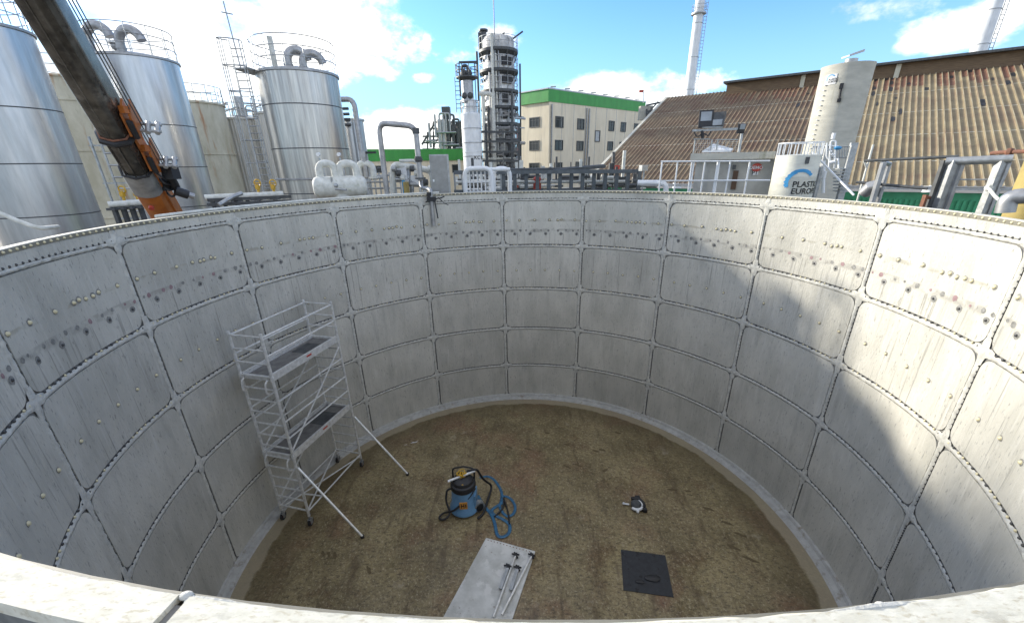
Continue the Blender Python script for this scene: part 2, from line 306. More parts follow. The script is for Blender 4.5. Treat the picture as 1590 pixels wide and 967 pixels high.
def rail_ring(mb, c, r, h, z, n=16, a0=0, a1=2*pi, t=.025, mid=2):
    full = abs(a1-a0-2*pi) < 1e-6; pts = [Vector((c[0]+r*cos(a0+(a1-a0)*k/40), c[1]+r*sin(a0+(a1-a0)*k/40), z)) for k in range(40 if full else 41)]
    for j in range(mid+1): mb.pipe([p+Vector((0, 0, h*(j+1)/(mid+1))) for p in pts], t, 5, closed=full)
    for k in range(n if full else n+1):
        a = a0+(a1-a0)*k/n; p = Vector((c[0]+r*cos(a), c[1]+r*sin(a), z)); mb.pipe([p, p+Vector((0, 0, h))], t, 5)
def ladder(mb, a, b, w, side, t=.025, step=.35, cage=False, out=None):
    a, b, side = Vector(a), Vector(b), Vector(side).normalized()
    mb.pipe([a-side*w/2, b-side*w/2], t, 5); mb.pipe([a+side*w/2, b+side*w/2], t, 5); n = int((b-a).length/step)
    for i in range(1, n): p = a.lerp(b, i/n); mb.pipe([p-side*w/2, p+side*w/2], t*.8, 5)
    if cage:
        out = Vector(out).normalized(); arc = [(-.5, 0), (-.75, .5), (-.45, 1.0), (0, 1.15), (.45, 1.0), (.75, .5), (.5, 0)]; q = int((b-a).length/1.2)
        for i in range(q+1):
            p = a.lerp(b, .15+.85*i/q); mb.pipe([p+side*x*w+out*y*w for x, y in arc], t*.8, 5)
        for x, y in arc[1:-1]: mb.pipe([a.lerp(b, .15)+side*x*w+out*y*w, b+side*x*w+out*y*w], t*.8, 5)
# ================================================================== THE SETTING
ZF = -7.273; ST = .2257; H = 1.4294; H5 = 1.3297
TH0 = -.107603; DT = 2*pi/16
g = MB(); g.box((0, 0, ZF-.35), (2400, 2400, .5)); o = obj('ground', g, mt_gravel, smooth=0); o['kind'] = 'structure'
def wp(th, z, r=R): return Vector((r*sin(th), r*cos(th), z))      # on the tank wall
def zr(th): return -.125*max(0, -cos(th))**2                              # the rim dips a little on the near side
tank = thing('open_tank', 'large round roofless tank of grey bolted panels with sealed seams and a brown floor', 'tank', (0, 0, ZF))
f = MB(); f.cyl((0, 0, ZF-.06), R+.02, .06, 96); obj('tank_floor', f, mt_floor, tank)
# shell behind the panels
w = MB(); ns = 192; ring = lambda r, z0: [wp(2*pi*k/ns, (zr(2*pi*k/ns)-.002 if z0 is None else z0), r) for k in range(ns)]
rings = [ring(R+.006, ZF-.06), ring(R+.006, None), ring(R+.05, None), ring(R+.05, ZF-.09)]
fs = []
for j in range(3):
    for k in range(ns): fs.append((j*ns+k, (j+1)*ns+k, (j+1)*ns+(k+1) % ns, j*ns+(k+1) % ns))
w.add([p for q in rings for p in q], fs); obj('shell_wall', w, mt_back, tank)
def panel_mesh(hh, gz0=.056, gz1=.060, cr=.17, name='wall_panel', gx=.058):
    hw = R*DT/2-gx; z1 = -gz1; z0 = -hh+gz0
    xs = sorted(set([-hw, hw]+[-hw+cr*(1-cos(rad(a))) for a in (15, 30, 45, 60, 75, 90)]+[hw-cr*(1-cos(rad(a))) for a in (15, 30, 45, 60, 75, 90)]+[-hw+cr+(2*hw-2*cr)*k/14 for k in range(15)]))
    mb = MB(); fr, bk = [], []
    nz_ = 6
    for x in xs:
        d = max(0, cr-(hw-abs(x))); dz = cr-math.sqrt(max(0, cr*cr-d*d)); a, b = z0+dz, z1-dz
        if b-a < .02: a = b = (a+b)/2; a -= .01; b += .01
        fr.append([(x, a+(b-a)*j/nz_) for j in range(nz_+1)])
    P = lambda x, z, off: (sin(x/R)*(R-off), cos(x/R)*(R-off), z)
    nx = len(xs); m = nz_+1
    vs = [P(x, z, .012) for c in fr for x, z in c]+[P(x, z, 0) for c in fr for x, z in c]; K = nx*m; fc = []
    for i in range(nx-1):
        for j in range(nz_): fc.append((i*m+j, i*m+j+1, (i+1)*m+j+1, (i+1)*m+j))
        fc.append((i*m, (i+1)*m, K+(i+1)*m, K+i*m)); fc.append((i*m+m-1, K+i*m+m-1, K+(i+1)*m+m-1, (i+1)*m+m-1))
    for i in (0, nx-1):
        for j in range(nz_): fc.append((i*m+j, K+i*m+j, K+i*m+j+1, i*m+j+1))
    me = bpy.data.meshes.new(name); me.from_pydata(vs, [], fc); me.update(); me.materials.append(mt_panel); me.shade_smooth(); me.set_sharp_from_angle(angle=rad(40)); return me
me_a = panel_mesh(H); me_top = me_a.copy(); me_top.materials[0] = mt_ptop; me_mid = me_a.copy(); me_mid.materials[0] = mt_pmid; me_b = panel_mesh(H5, gz0=.13, cr=.12); me_s = panel_mesh(ST-.045, gz0=.022, gz1=.004, cr=.03)
def link_part(name, me, parent, loc, rz=0., rx=0.):
    o = bpy.data.objects.new(name, me); COL.objects.link(o); o.parent = parent; o.location = Vector(loc)-wloc(parent); o.rotation_euler = (rx, 0, rz); return o
for k in range(16):
    a = -(TH0+(k+.5)*DT)
    vis = abs(((TH0+(k+.5)*DT+pi) % (2*pi))-pi) < rad(150)
    for row in range(5):
        link_part('wall_panel', me_b if row == 4 else me_top if row == 0 else me_mid if row == 1 else me_a, tank, (0, 0, -ST-H*row), a)
    link_part('rim_strip', me_s, tank, (0, 0, -.045+zr(-a)), a)
# sealant seams
sb = MB()
def bead(p, wd, hgt, off=0., n=None, horiz=True, jit=.006, seg=.045):
    """p: list of (s, z) along the seam in metres; builds a lumpy raised strip"""
    (s0, z0), (s1, z1) = p; ln = math.hypot(s1-s0, z1-z0); n = max(2, int(ln/seg)); vs = []
    for i in range(n+1):
        t = i/n; s_ = s0+(s1-s0)*t; z_ = z0+(z1-z0)*t
        for e, hh in ((-1, .002), (-.45, hgt), (.45, hgt*random.uniform(.7, 1.3)), (1, .002)):
            q = e*wd/2+random.uniform(-jit, jit); a, b = (s_, z_+q) if horiz else (s_+q, z_)
            vs.append(wp(a/R, b, R-.002-max(0.002, hh)))
    fs = [(i*4+j, i*4+j+1, (i+1)*4+j+1, (i+1)*4+j) for i in range(n) for j in range(3)]
    sb.add(vs, fs)
rowz = [-ST-H*j for j in range(5)]
for k in range(16):
    s0 = R*(TH0+k*DT); s1 = s0+R*DT
    for j, z in enumerate(rowz):
        bead([(s0, z-(.020 if j == 0 else .016)), (s1, z-(.020 if j == 0 else .016))], .056 if j == 0 else .074, .022)
    bead([(s0-.013, zr(TH0+k*DT)-.06), (s0-.013, ZF+.1)], .080, .022, horiz=False)
    for z in rowz:                                             # the thick star where four panels meet
        vs = [wp(s0/R, min(z, zr(s0/R)-.06), R-.030)]; n = 24
        for i in range(n):
            a = 2*pi*i/n; q = abs(cos(2*a))**1.6; rr = (.095+.125*q)*random.uniform(.85, 1.12); vs.append(wp((s0+rr*cos(a))/R, min(z+rr*sin(a), zr(s0/R)-.03), R-.014))
        for i in range(n):
            a = 2*pi*i/n; q = abs(cos(2*a))**1.6; rr = (.05+.06*q)*random.uniform(.85, 1.12); vs.append(wp((s0+rr*cos(a))/R, min(z+rr*sin(a), zr(s0/R)-.04), R-.027))
        sb.add(vs, [(0, 1+n+i, 1+n+(i+1) % n) for i in range(n)]+[(1+i, 1+(i+1) % n, 1+n+(i+1) % n, 1+n+i) for i in range(n)])
obj('sealant_seam', sb, mt_seal, tank, smooth=60)
# foot of the wall: grey fillet and a narrow concrete kerb
kb = MB(); prof = [(R-.012, ZF+.15), (R-.05, ZF+.13), (R-.075, ZF+.07), (R-.17, ZF+.045), (R-.21, ZF-.01)]
kb.lathe((0, 0, 0), prof, 192); obj('wall_kerb', kb, mat('grey kerb grout', (.44, .435, .41), (.33, .325, .30), rough=.8, scale=6, bump=.4, bscale=18, spots=[((.17, .13, .08), 5, (1, 1, 1), .58, .7, .6)]), tank)
# rim angle with its vertical leg, and the flat ledge plates on top
rm = MB(); ns2 = 192; rr_ = []
for (r_, dz) in ((R-.016, -.052), (R-.020, -.050), (R-.020, .004), (R+.0, .006)):
    rr_.append([wp(2*pi*k/ns2, zr(2*pi*k/ns2)+dz, r_) for k in range(ns2)])
rm.add([p for q in rr_ for p in q], [(j*ns2+k, (j+1)*ns2+k, (j+1)*ns2+(k+1) % ns2, j*ns2+(k+1) % ns2) for j in range(3) for k in range(ns2)])
obj('rim_angle', rm, mt_rim, tank)
for k in range(16):                                             # ledge plates
    a0 = rad(186.9)+k*DT+.0022; a1 = a0+DT-.0044
    near = k in (0, 15); wd = .075 if k == 0 else .15 if k == 15 else .085
    mb = MB(); n = 40; prof = [(R-.010, -.008), (R-.014, .004), (R-.008, .012), (R+wd, .012), (R+wd, -.03), (R+wd-.01, -.03), (R+wd-.01, -.0)]
    vs = [wp(a0+(a1-a0)*i/n, zr(a0+(a1-a0)*i/n)+z, r_+(random.uniform(-.004, .004) if q < 2 and near else 0)) for i in range(n+1) for q, (r_, z) in enumerate(prof)]
    m_ = len(prof); mb.add(vs, [(i*m_+j, i*m_+j+1, (i+1)*m_+j+1, (i+1)*m_+j) for i in range(n) for j in range(m_-1)]+[tuple(range(m_)), tuple(n*m_+j for j in range(m_-1, -1, -1))])
    obj('rim_ledge', mb, mt_ledge, tank, smooth=30)
# ragged sealant along the near inner edge
rg = MB(); pts = []; rr0 = []
for i in range(420):
    a = rad(150)+rad(62)*i/419; lump = max(0, sin(i*.21)+sin(i*.083+1)-.9)
    pts.append(wp(a, zr(a)+.003+.004*lump+random.uniform(-.001, .001), R-.010)); rr0.append(.0035+.0035*lump+random.uniform(0, .0012))
rg.pipe(pts, rr0, 7)
obj('edge_sealant', rg, mt_seal, tank)
for a_, k_ in ((186.9, 1.), (173.2, .9)):
    rg = MB(); rg.ico(wp(rad(a_), zr(pi)+.008, R-.012), .011*k_, (1.5, 1, .8), 10, 6); rg.ico(wp(rad(a_-.12), zr(pi)+.006, R-.006), .009*k_, (1.2, 1.3, .7), 10, 6); obj('sealant_lump', rg, mt_seal, tank)
fl = MB(); fl.lathe((0, 0, 0), [(R+.05, -.30), (R+.42, -.30), (R+.42, -.34), (R+.05, -.34)], 160); obj('outer_flange', fl, mt_steel, tank)
# bolts: the hundred nearest of each kind are parts, the rest one part
def hemi(r, n=8, h=1.):
    mb = MB(); prof = [(r, 0), (r*.92, r*.45*h), (r*.6, r*.8*h), (0, r*h)]
    for q, z in prof[:-1]: mb.v += [(q*cos(2*pi*k/n), -z, q*sin(2*pi*k/n)) for k in range(n)]
    mb.v.append((0, -prof[-1][1], 0))
    for i in range(2):
        for k in range(n): mb.f.append((i*n+k, i*n+(k+1) % n, (i+1)*n+(k+1) % n, (i+1)*n+k))
    for k in range(n): mb.f.append((2*n+k, 2*n+(k+1) % n, 3*n))
    return mb
caps, darks, rims, marks, reds = [], [], [], [], []
c1 = [.053, .204, .396, .543, .594, .644, .695, .743, .895]; c2 = [.165, .35, .54, .73, .92]
h1 = [.15, .347, .543, .737, .933]; h2 = [.05, .105, .22, .295, .40, .495, .59, .69, .79, .885, .96]
for k in range(16):
    s0 = R*(TH0+k*DT); wd = R*DT; mid = ((TH0+(k+.5)*DT+pi) % (2*pi))-pi
    if abs(mid) > rad(140): continue
    for x in c1:
        if random.random() < .06: continue
        caps.append(((s0+x*wd+random.uniform(-.025, .025))/R, -ST-H*.44+random.uniform(-.018, .018), R-.012, .029)); marks.append((caps[-1][0], caps[-1][1], random.uniform(.038, .052)))
    for x in c2: caps.append(((s0+x*wd)/R, -ST-H*1.56+random.uniform(-.01, .01), R-.012, .028)); marks.append((caps[-1][0], caps[-1][1], .042))
    for x in h1: marks.append(((s0+x*wd)/R, -ST-H*.735, .055)); darks.append(((s0+x*wd)/R, -ST-H*.735, R-.016, .020))
    for x in h2:
        side = abs(mid) > rad(60) and random.random() < .45
        (reds if side else marks).append(((s0+(x+random.uniform(-.012, .012))*wd)/R, -ST-H*.66+random.uniform(-.012, .012), random.uniform(.022, .046)))
    for i in range(22): rims.append(((s0+(i+.5)*wd/22)/R, None, R-.021, .0185))
    for i in range(22): darks.append(((s0+(i+.7)*wd/22.5)/R, -ST+.022, R-.012, .017))
    for row in range(1, 5):
        for i in range(21):
            (caps if (row < 3 and random.random() < .5) else darks).append(((s0+.12+i*(wd-.24)/20)/R, -ST-H*row+.030, R-.010, .019 if row < 3 else .015))
    for row in range(5):
        hh = H if row < 4 else H5-.15; nn = 15 if row < 3 else 24
        for i in range(nn): darks.append(((s0+.030)/R, -ST-H*row-.12-i*(hh-.24)/(nn-1), R-.006, .0135))
def dist(a): p = wp(a[0], a[1] if a[1] is not None else 0, R); return (p-CAM).length
def spread(name, lst, mt, rest):
    lst = [q if q[1] is not None else (q[0], zr(q[0])-.022, q[2], q[3]) for q in lst]
    inview = []
    for q in lst:
        p = wp(q[0], q[1], R)-CAM; dd = p.dot(fwd)
        if dd < .3: continue
        x = 795+F*p.dot(RT)/dd; y = 483.5+CY-F*p.dot(UP)/dd
        if -20 < x < 1610 and y < 960: inview.append((q[3]/dd, q))
    inview.sort(key=lambda t: -t[0]); hb = hemi(1, 8)
    me = bpy.data.meshes.new(name); me.from_pydata(hb.v, [], hb.f); me.update(); me.materials.append(mt); me.shade_smooth()
    for _, q in inview[:100]:
        o = link_part(name, me, tank, wp(q[0], q[1], q[2]), -q[0]); o.scale = (q[3],)*3
    mb = MB()
    for _, q in inview[100:]:
        c, s_ = cos(-q[0]), sin(-q[0]); ctr = wp(q[0], q[1], q[2])
        mb.add([(ctr.x+(c*x-s_*y)*q[3], ctr.y+(s_*x+c*y)*q[3], ctr.z+z*q[3]) for x, y, z in hb.v], hb.f)
    obj(rest, mb, mt, tank, kind='stuff')
spread('bolt_cap', caps, mt_cap, 'small_bolt_caps'); spread('bolt_head', darks, mt_bolt, 'small_bolt_heads'); spread('rim_bolt', rims, mt_cap, 'small_rim_bolts')
def discs(lst, name, mt):
    mb = MB()
    for a, z, r in lst:
        n = 10; o_ = [(cos(2*pi*i/n)*r*random.uniform(.8, 1.15), sin(2*pi*i/n)*r*random.uniform(.8, 1.15)) for i in range(n)]
        vs = [wp(a+x/R, z+q, R-.0145) for x, q in o_]+[wp(a+x*.5/R, z+q*.5, R-.0155) for x, q in o_]+[wp(a, z, R-.0155)]
        mb.add(vs, [(i, (i+1) % n, n+(i+1) % n, n+i) for i in range(n)]+[(n+i, n+(i+1) % n, 2*n) for i in range(n)])
    obj(name, mb, mt, tank, kind='stuff')
discs(marks, 'plug_marks', mt_mark); discs(reds, 'red_plug_marks', mt_red)
# pale service pipe and hose outside the left rim
mb = MB(); mb.pipe([wp(rad(a), .03, R+.22) for a in range(-86, -22, 3)], .028, 8); tag(obj('service_pipe', mb, mt_wpipe, smooth=50), 'thin pale pipe following the outside of the left rim', 'pipe')
mb = MB(); pts = [at(-30, 320, 11.0), at(0, 331, 11.0), at(25, 342, 10.9), at(60, 355, 10.7), at(90, 352, 11.2)]; mb.pipe(pts, .035, 8, bend=.4); tag(obj('hose', mb, mt_wpipe), 'white hose sagging behind the rim at the far left', 'hose')
# ================================================================== LEFT: steel silos, beige tanks, crane
def silo(az0, az1, D, ztop, label, m_, ducts, bands, rail=1.3, group='tall steel silos left of the tank', extra=None):
    azc = (az0+az1)/2; hw = (az1-az0)/2; r = D*sin(hw); c = polar(azc, D, ZF); h = ztop-ZF
    t = thing('steel_silo', label, 'silo', c, group)
    b = MB(); prof = [(r, 0)]
    prof += [(r, h)]; b.lathe(c, prof, 96); shl = obj('shell', b, m_, t, smooth=25)
    for q in bands: b = MB(); zq = h*q; b.lathe(c, [(r, zq-.03), (r+.012, zq-.026), (r+.012, zq+.012), (r, zq+.02)], 96); obj('band', b, mt_dark, shl, smooth=25)
    b = MB(); b.lathe(c+Vector((0, 0, h)), [(r+.01, -.12), (r+.07, -.10), (r+.07, 0), (r+.02, .02), (r*.5, r*.12), (0, r*.16)], 72); obj('roof', b, mt_duct, t, smooth=25)
    g_ = MB(); rail_ring(g_, c, r+.0, rail, ztop+.05, 14, t=.022); obj('guard_rail', g_, mt_steel, t)
    for (dx, dy, w, hh, tilt, dr) in ducts:
        b = MB(); p = c+Vector((dx*r, dy*r, h)); q = Vector((cos(tilt), sin(tilt), 0))
        pts = [p+q*(w/2-w/2*cos(a))+Vector((0, 0, hh+w/2*sin(a))) for a in np.linspace(0, pi*.95, 12)]
        b.pipe([p]+pts, dr, 14); 
        for z in (.25, .55): b.pipe([p+Vector((0, 0, hh*z)), p+Vector((0, 0, hh*z+.05))], dr*1.12, 14)
        obj('vent_duct', b, mt_duct, t)
    return t, c, r, h
s1 = silo(rad(-52.6), rad(-45.6), 30, .77+30*math.tan(rad(10.6)), 'steel silo at the far left edge, cut off by the frame', mt_clad,
          [(.40, -.2, .80, .40, 0, .17), (-.5, -.3, .95, .45, 0, .20)], [.14, .30, .46, .62, .78])
s2 = silo(rad(-42.8), rad(-36.1), 34, .77+34*math.tan(rad(9.6)), 'steel silo directly behind the crane with two swan neck ducts on top', mt_clad,
          [(-.70, -.5, 1.3, .75, .0, .22), (.15, -.5, 1.25, .55, 0, .22)], [.12, .28, .44, .60, .76])
s3 = silo(rad(-29.7), rad(-21.5), 27, .77+27*math.tan(rad(9.45)), 'shiny steel silo with caged ladder on its left side', mt_cladb,
          [(.05, -.5, .95, .45, .6, .2), (.35, -.35, .95, .35, .5, .2)], [.17, .41, .545, .72, .88])
t, c, r, h = s3
b = MB(); b.lathe(c, [(r, h*.60-.03), (r+.12, h*.60), (r+.12, h*.60+.05), (r, h*.60+.08)], 96); obj('stiffener_ring', b, mt_duct, t)
b = MB(); sdir = Vector((-.95, -.31, 0)); out = Vector((-.75, -.4, 0)).normalized(); base = polar(rad(-30.9), 26.2, ZF)
ladder(b, base, Vector((base.x, base.y, ZF+h+1.1)), .55, (.8, .2, 0), .03, .32, True, (-.5, -1, 0)); obj('caged_ladder', b, mt_steel, t)
b = MB(); b.bar(Vector((base.x, base.y, ZF+h)), c+Vector((-.9*r, -.2*r, h)), .8, .06); b.pipe([Vector((base.x, base.y, ZF+h)), Vector((base.x-.1, base.y, ZF+h+2.6))], .03, 6); b.pipe([Vector((base.x-.3, base.y, ZF+h+2.2)), Vector((base.x+.2, base.y, ZF+h+2.1))], .025, 6); obj('landing', b, mt_steel, t)
b = MB(); b.pipe([c+Vector((-.35*r, -.4*r, h)), c+Vector((-.35*r, -.4*r, h+1.5))], .13, 10); obj('vent_pipe', b, mt_wpipe, t)
for sl_, az_ in ((s2, rad(-41.5)), (s1, rad(-45.9))):
    t, c, r, h = sl_; b = MB(); p = c+Vector((-r*.7, -r*.72, h-.0)); b.box(p+Vector((0, 0, .0)), (.9, .8, .06))
    ladder(b, p+Vector((0, -.35, -.4)), p+Vector((0, -.35, 1.3)), .5, (1, 0, 0), .025, .3, True, (0, -1, 0)); obj('caged_ladder', b, mt_steel, t)
    b = MB(); b.ico(c+Vector((.0, -.5*r, h+.45)), .2, (1, 1, 1.1), 12, 7); b.cyl(c+Vector((0, -.5*r, h)), .08, .4, 10); b.cyl(c+Vector((0, -.5*r, h+.55)), .3, .05, 14); obj('relief_valve', b, mt_duct, t)
def btank(az0, az1, D, ztop, label, m_, ribs=0., bands=(), railing=True, name='storage_tank', grp='beige and cream tanks behind the steel silos'):
    azc = (az0+az1)/2; hw = (az1-az0)/2; r = D*sin(hw); c = polar(azc, D, ZF); h = ztop-ZF; t = thing(name, label, 'tank', c, grp)
    b = MB(); prof = [(r, 0)]
    for q in bands: zq = h*q; prof += [(r, zq-.05), (r+.06, zq-.04), (r+.06, zq+.04), (r, zq+.05)]
    prof += [(r, h)]
    b.lathe(c, prof, 240 if ribs else 72, ribs=ribs); obj('shell', b, m_, t, smooth=25)
    b = MB(); b.lathe(c+Vector((0, 0, h)), [(r-.02, -.1), (r+.1, -.08), (r+.1, .04), (r*.5, r*.10), (0, r*.14)], 60); obj('roof', b, m_, t, smooth=25)
    if railing:
        b = MB(); rail_ring(b, c, r+.02, 1.1, ztop+.05, 18, t=.03, mid=1); obj('guard_rail', b, mt_steel, t)
    return t, c, r, h
T1 = btank(rad(-48.5), rad(-38.7), 46, .77+46*math.tan(rad(7.3)), 'stained beige tank between the far left silo and the crane', mt_beige, bands=(.36, .68, .90))
T2 = btank(rad(-39.5), rad(-33.2), 44, .77+44*math.tan(rad(6.2)), 'beige tank peeking out right of the silo behind the crane', mt_beige, bands=(.45, .72))
T3 = btank(rad(-34.6), rad(-28.8), 47, .77+47*math.tan(rad(4.9)), 'cream tank with vertical ribs and pipework on its roof', mt_cream, ribs=.035)
T4 = btank(rad(-30.7), rad(-26.3), 44, .77+44*math.tan(rad(5.6)), 'grey ribbed tank half hidden behind the caged ladder', mt_cream, ribs=.03)
T5 = btank(rad(-22.6), rad(-19.4), 34, .77+34*math.tan(rad(5.2)), 'narrow grey tank right of the shiny silo with a pipe loop over it', mt_clad, railing=False)
t, c, r, h = T3; b = MB()
for k in range(5):
    a = .5+k*.9; p = c+Vector((cos(a)*r*.55, sin(a)*r*.55-1, h+.2)); b.pipe([p, p+Vector((0, 0, .7+.3*(k % 2))), p+Vector((1.2, -.5, .9))], .07, 7, bend=.2)
b.cyl(c+Vector((.6, -r*.5, h+.2)), .3, 1.5, 12); b.pipe([c+Vector((-r, -1, h+.2)), c+Vector((r*.3, -r*.7, h+.9)), c+Vector((r, -r*.3, h+.3))], .06, 6); obj('roof_pipework', b, mt_steel, t)
t, c, r, h = T5; b = MB(); q = c+Vector((.1, -r-.2, 0)); b.pipe([q+Vector((-.5, 0, h-.8)), q+Vector((-.5, 0, h+1.1)), q+Vector((r*.95, -.1, h+1.1)), q+Vector((r*1.05, -.2, 1))], .17, 12, bend=.5); b.pipe([q+Vector((-.8, .2, h+.5)), q+Vector((-.8, .2, h+2.2)), q+Vector((-.1, .2, h+2.2)), q+Vector((-.1, .2, h+1.3))], .05, 8, bend=.3); obj('pipe_loop', b, mt_duct, t)
for k in range(4): b = MB(); b.pipe([q+Vector((.05+.0*k, -.05, h-.4+.32*k)), q+Vector((.45, -.05, h-.4+.32*k))], .09, 8); obj('level_gauge', b, mt_dark, t)
# steel frame with ladder and the pale pipe between the tanks
t = thing('access_ladder', 'steel ladder frame standing between the beige tank and the crane', 'ladder', at(170, 320, 21))
b = MB(); a_ = at(212, 330, 22); b_ = at(188, 200, 22); a_.z -= 2; b_ = Vector((a_.x, a_.y, b_.z)); ladder(b, a_, b_, .7, (1, .3, 0), .04, .4); obj('rungs', b, mt_steel, t)
b = MB(); 
for z in (-.9, .4, 1.7): b.bar(Vector((a_.x-.9, a_.y, z)), Vector((a_.x+.9, a_.y+.3, z)), .05)
b.bar(Vector((a_.x-.8, a_.y, a_.z)), Vector((a_.x-.8, a_.y, 2)), .06); obj('frame', b, mt_steel, t)
def rail_pipe(p, q, r_, label, mm=mt_wpipe, name='pipe_run'):
    t = thing(name, label, 'pipe', p); b = MB(); b.pipe([p, q], r_, 12); obj('pipe', b, mm, t)
    b = MB(); n = 4
    for i in range(n): s_ = Vector(p).lerp(Vector(q), (i+.5)/n); b.bar(s_-Vector((0, 0, r_)), Vector((s_.x, s_.y, ZF)), .12); b.box(s_-Vector((0, 0, r_+.05)), (.3, .3, .08))
    obj('support', b, mt_dark, t)
rail_pipe(at(168, 318, 20), at(222, 314, 20), .10, 'short white pipe in front of the stained beige tank')
rail_pipe(at(318, 307, 20), at(440, 301, 20), .11, 'long white pipe at the feet of the cream tanks')
t = thing('pipe_trestle', 'low dark pipe trestle just beyond the rim, left of the shiny silo', 'trestle', at(380, 312, 17))
b = MB()
for y_ in (309, 316): b.bar(at(322, y_+2, 17), at(452, y_-4, 17), .1, .1)
for k in range(7): p = at(330+k*18, 311, 17); b.bar(p, p-Vector((0, 0, 2)), .08)
obj('frame', b, mt_dark, t); b = MB(); b.pipe([at(340, 318, 16.6), at(362, 305, 16.8), at(375, 300, 17)], .07, 8); obj('pipe', b, mt_steel, t)
for i, (px, py, lb) in enumerate(((400, 291, 'yellow valve on the long white pipe, left of the caged ladder'), (424, 291, 'yellow valve on the long white pipe, behind the foot of the caged ladder'), (190, 302, 'yellow valve beside the stained beige tank, left of the ladder'), (211, 301, 'yellow valve beside the stained beige tank, on the ladder'))):
    p = at(px, py, 20 if i < 2 else 21.5); t = thing('valve', lb, 'valve', p, 'yellow valves among the left tanks')
    b = MB(); b.cyl(p-Vector((0, 0, .28)), .05, .4, 10); b.cyl(p-Vector((0, 0, .30)), .11, .05, 12); b.box(p, (.13, .12, .15)); obj('body', b, mt_yel, t)
    b = MB(); b.pipe([p+Vector((.13*cos(a), .05, .16+.13*sin(a))) for a in np.linspace(0, 2*pi, 13)[:-1]], .025, 6, closed=True); b.pipe([p+Vector((-.12, .05, .16)), p+Vector((.12, .05, .16))], .02, 6); obj('handwheel', b, mt_yel, t)
# ------------------------------------------------ crane
A0 = at(280, 372, 13.9); A1 = at(14, -75, 9.6)
t = thing('mobile_crane', 'telescopic crane boom with orange base leaning up and out of the frame at top left', 'crane', (A0.x, A0.y, ZF))
ax = (A1-A0).normalized(); LN = (A1-A0).length
toc = (CAM-(A0+A1)/2); bel = (toc-ax*toc.dot(ax)).normalized(); bel = (bel*.86-RT*.32-UP*.25); bel = (bel-ax*bel.dot(ax)).normalized(); sd_ = ax.cross(bel).normalized()
def boom(t0, t1, w0, w1, name, mm, par, hgt=1.15, off=0.):
    prof = [(-.5, -.55), (-.5, .10), (-.47, .30), (-.38, .45), (-.22, .54), (0, .57), (.22, .54), (.38, .45), (.47, .30), (.5, .10), (.5, -.55)]
    b = MB(); vs = []
    for tt, w_ in ((t0, w0), (t1, w1)):
        c_ = A0+ax*(tt*LN)+bel*off
        vs += [c_+sd_*(x*w_)+bel*(y*w_*hgt) for x, y in prof]
    n = len(prof); b.add(vs, [(i, (i+1) % n, n+(i+1) % n, n+i) for i in range(n)]+[tuple(range(n-1, -1, -1)), tuple(range(n, 2*n))])
    return obj(name, b, mm, par, smooth=28)
boom(-.6, .38, .52, .52, 'boom_base', mt_orange, t)
boom(.33, .55, .46, .46, 'boom_section', mt_boom, t); boom(.54, 1.05, .47, .45, 'boom_section', mt_boom, t)
def runs(t0, t1, w_, xs, mm, name):                     # long pressed edges of the belly
    b = MB()
    for x in xs:
        y = .57-.9*x*x*(1+1.2*x*x) if abs(x) < .45 else .1
        p = A0+ax*(t0*LN)+sd_*(x*w_)+bel*(y*w_*1.15); q = A0+ax*(t1*LN)+sd_*(x*w_)+bel*(y*w_*1.15); b.pipe([p, q], .012, 6)
    obj(name, b, mm, t)
runs(.38, .54, .50, (-.3, .03, .35), mt_boom, 'belly_edge'); runs(.55, 1.05, .46, (-.36, -.05, .33), mt_boom, 'belly_edge')
boom(.315, .405, .57, .55, 'boom_cover', mt_duct, t)
def collar(tt, w_, name='boom_collar', mm=mt_orange, th=.12, a=1.0):
    b = MB(); c_ = A0+ax*(tt*LN); prof = [(-.5, -.55), (-.5, .10), (-.38, .45), (0, .57), (.38, .45), (.5, .10), (.5, -.55)]
    b.pipe([c_+sd_*(x*w_)+bel*(y*w_*1.15) for x, y in prof], th/2, 8); return obj(name, b, mm, t)
collar(.54, .51, mm=mt_black, th=.12); collar(.553, .50, mm=mt_rust, th=.04); collar(.405, .55, mm=mt_black, th=.05)
sgn = 1 if sd_.dot(RT) > 0 else -1
for tt, l_ in ((.595, .075), (.455, .075)):                # orange brackets with pulleys on the right edge
    b = MB(); c_ = A0+ax*(tt*LN)+sd_*sgn*.26
    for q in (0, .12): b.poly([c_-ax*l_*LN*.5-bel*.22+sd_*sgn*q, c_+ax*l_*LN*.5-bel*.22+sd_*sgn*q, c_+ax*l_*LN*.42+bel*.16+sd_*sgn*q, c_-ax*l_*LN*.5+bel*.22+sd_*sgn*q], .035, sd_*sgn)
    for k in range(3): b.box(c_+sd_*sgn*.08+ax*(-.3+.28*k)+bel*.1, (.10, .10, .12))
    br = obj('bracket', b, mt_orange, t)
    b = MB(); c2_ = c_+sd_*sgn*.22-ax*.2
    for q in (-.10, .08): b.pipe([c2_+bel*q-sd_*sgn*.16, c2_+bel*q+sd_*sgn*.26], .028, 8)
    for q in (.05, .20): b.pipe([c2_+sd_*sgn*q-bel*.15, c2_+sd_*sgn*q+bel*.13], .045, 10)
    obj('pulley', b, mt_steel, br)
    b = MB(); b.pipe([c_+sd_*sgn*.1+ax*.1+bel*.2, c_+sd_*sgn*.1-ax*.25+bel*.22], .05, 8); obj('hook_block', b, mt_black, br)
b = MB(); c_ = A0+ax*(.02*LN)+sd_*sgn*.27
b.bar(c_, c_+ax*(.60*LN), .05, .24, upv=tuple(bel)); obj('side_rail', b, mt_orange, t)
b = MB(); c_ = A0+ax*(.335*LN)+sd_*sgn*.48
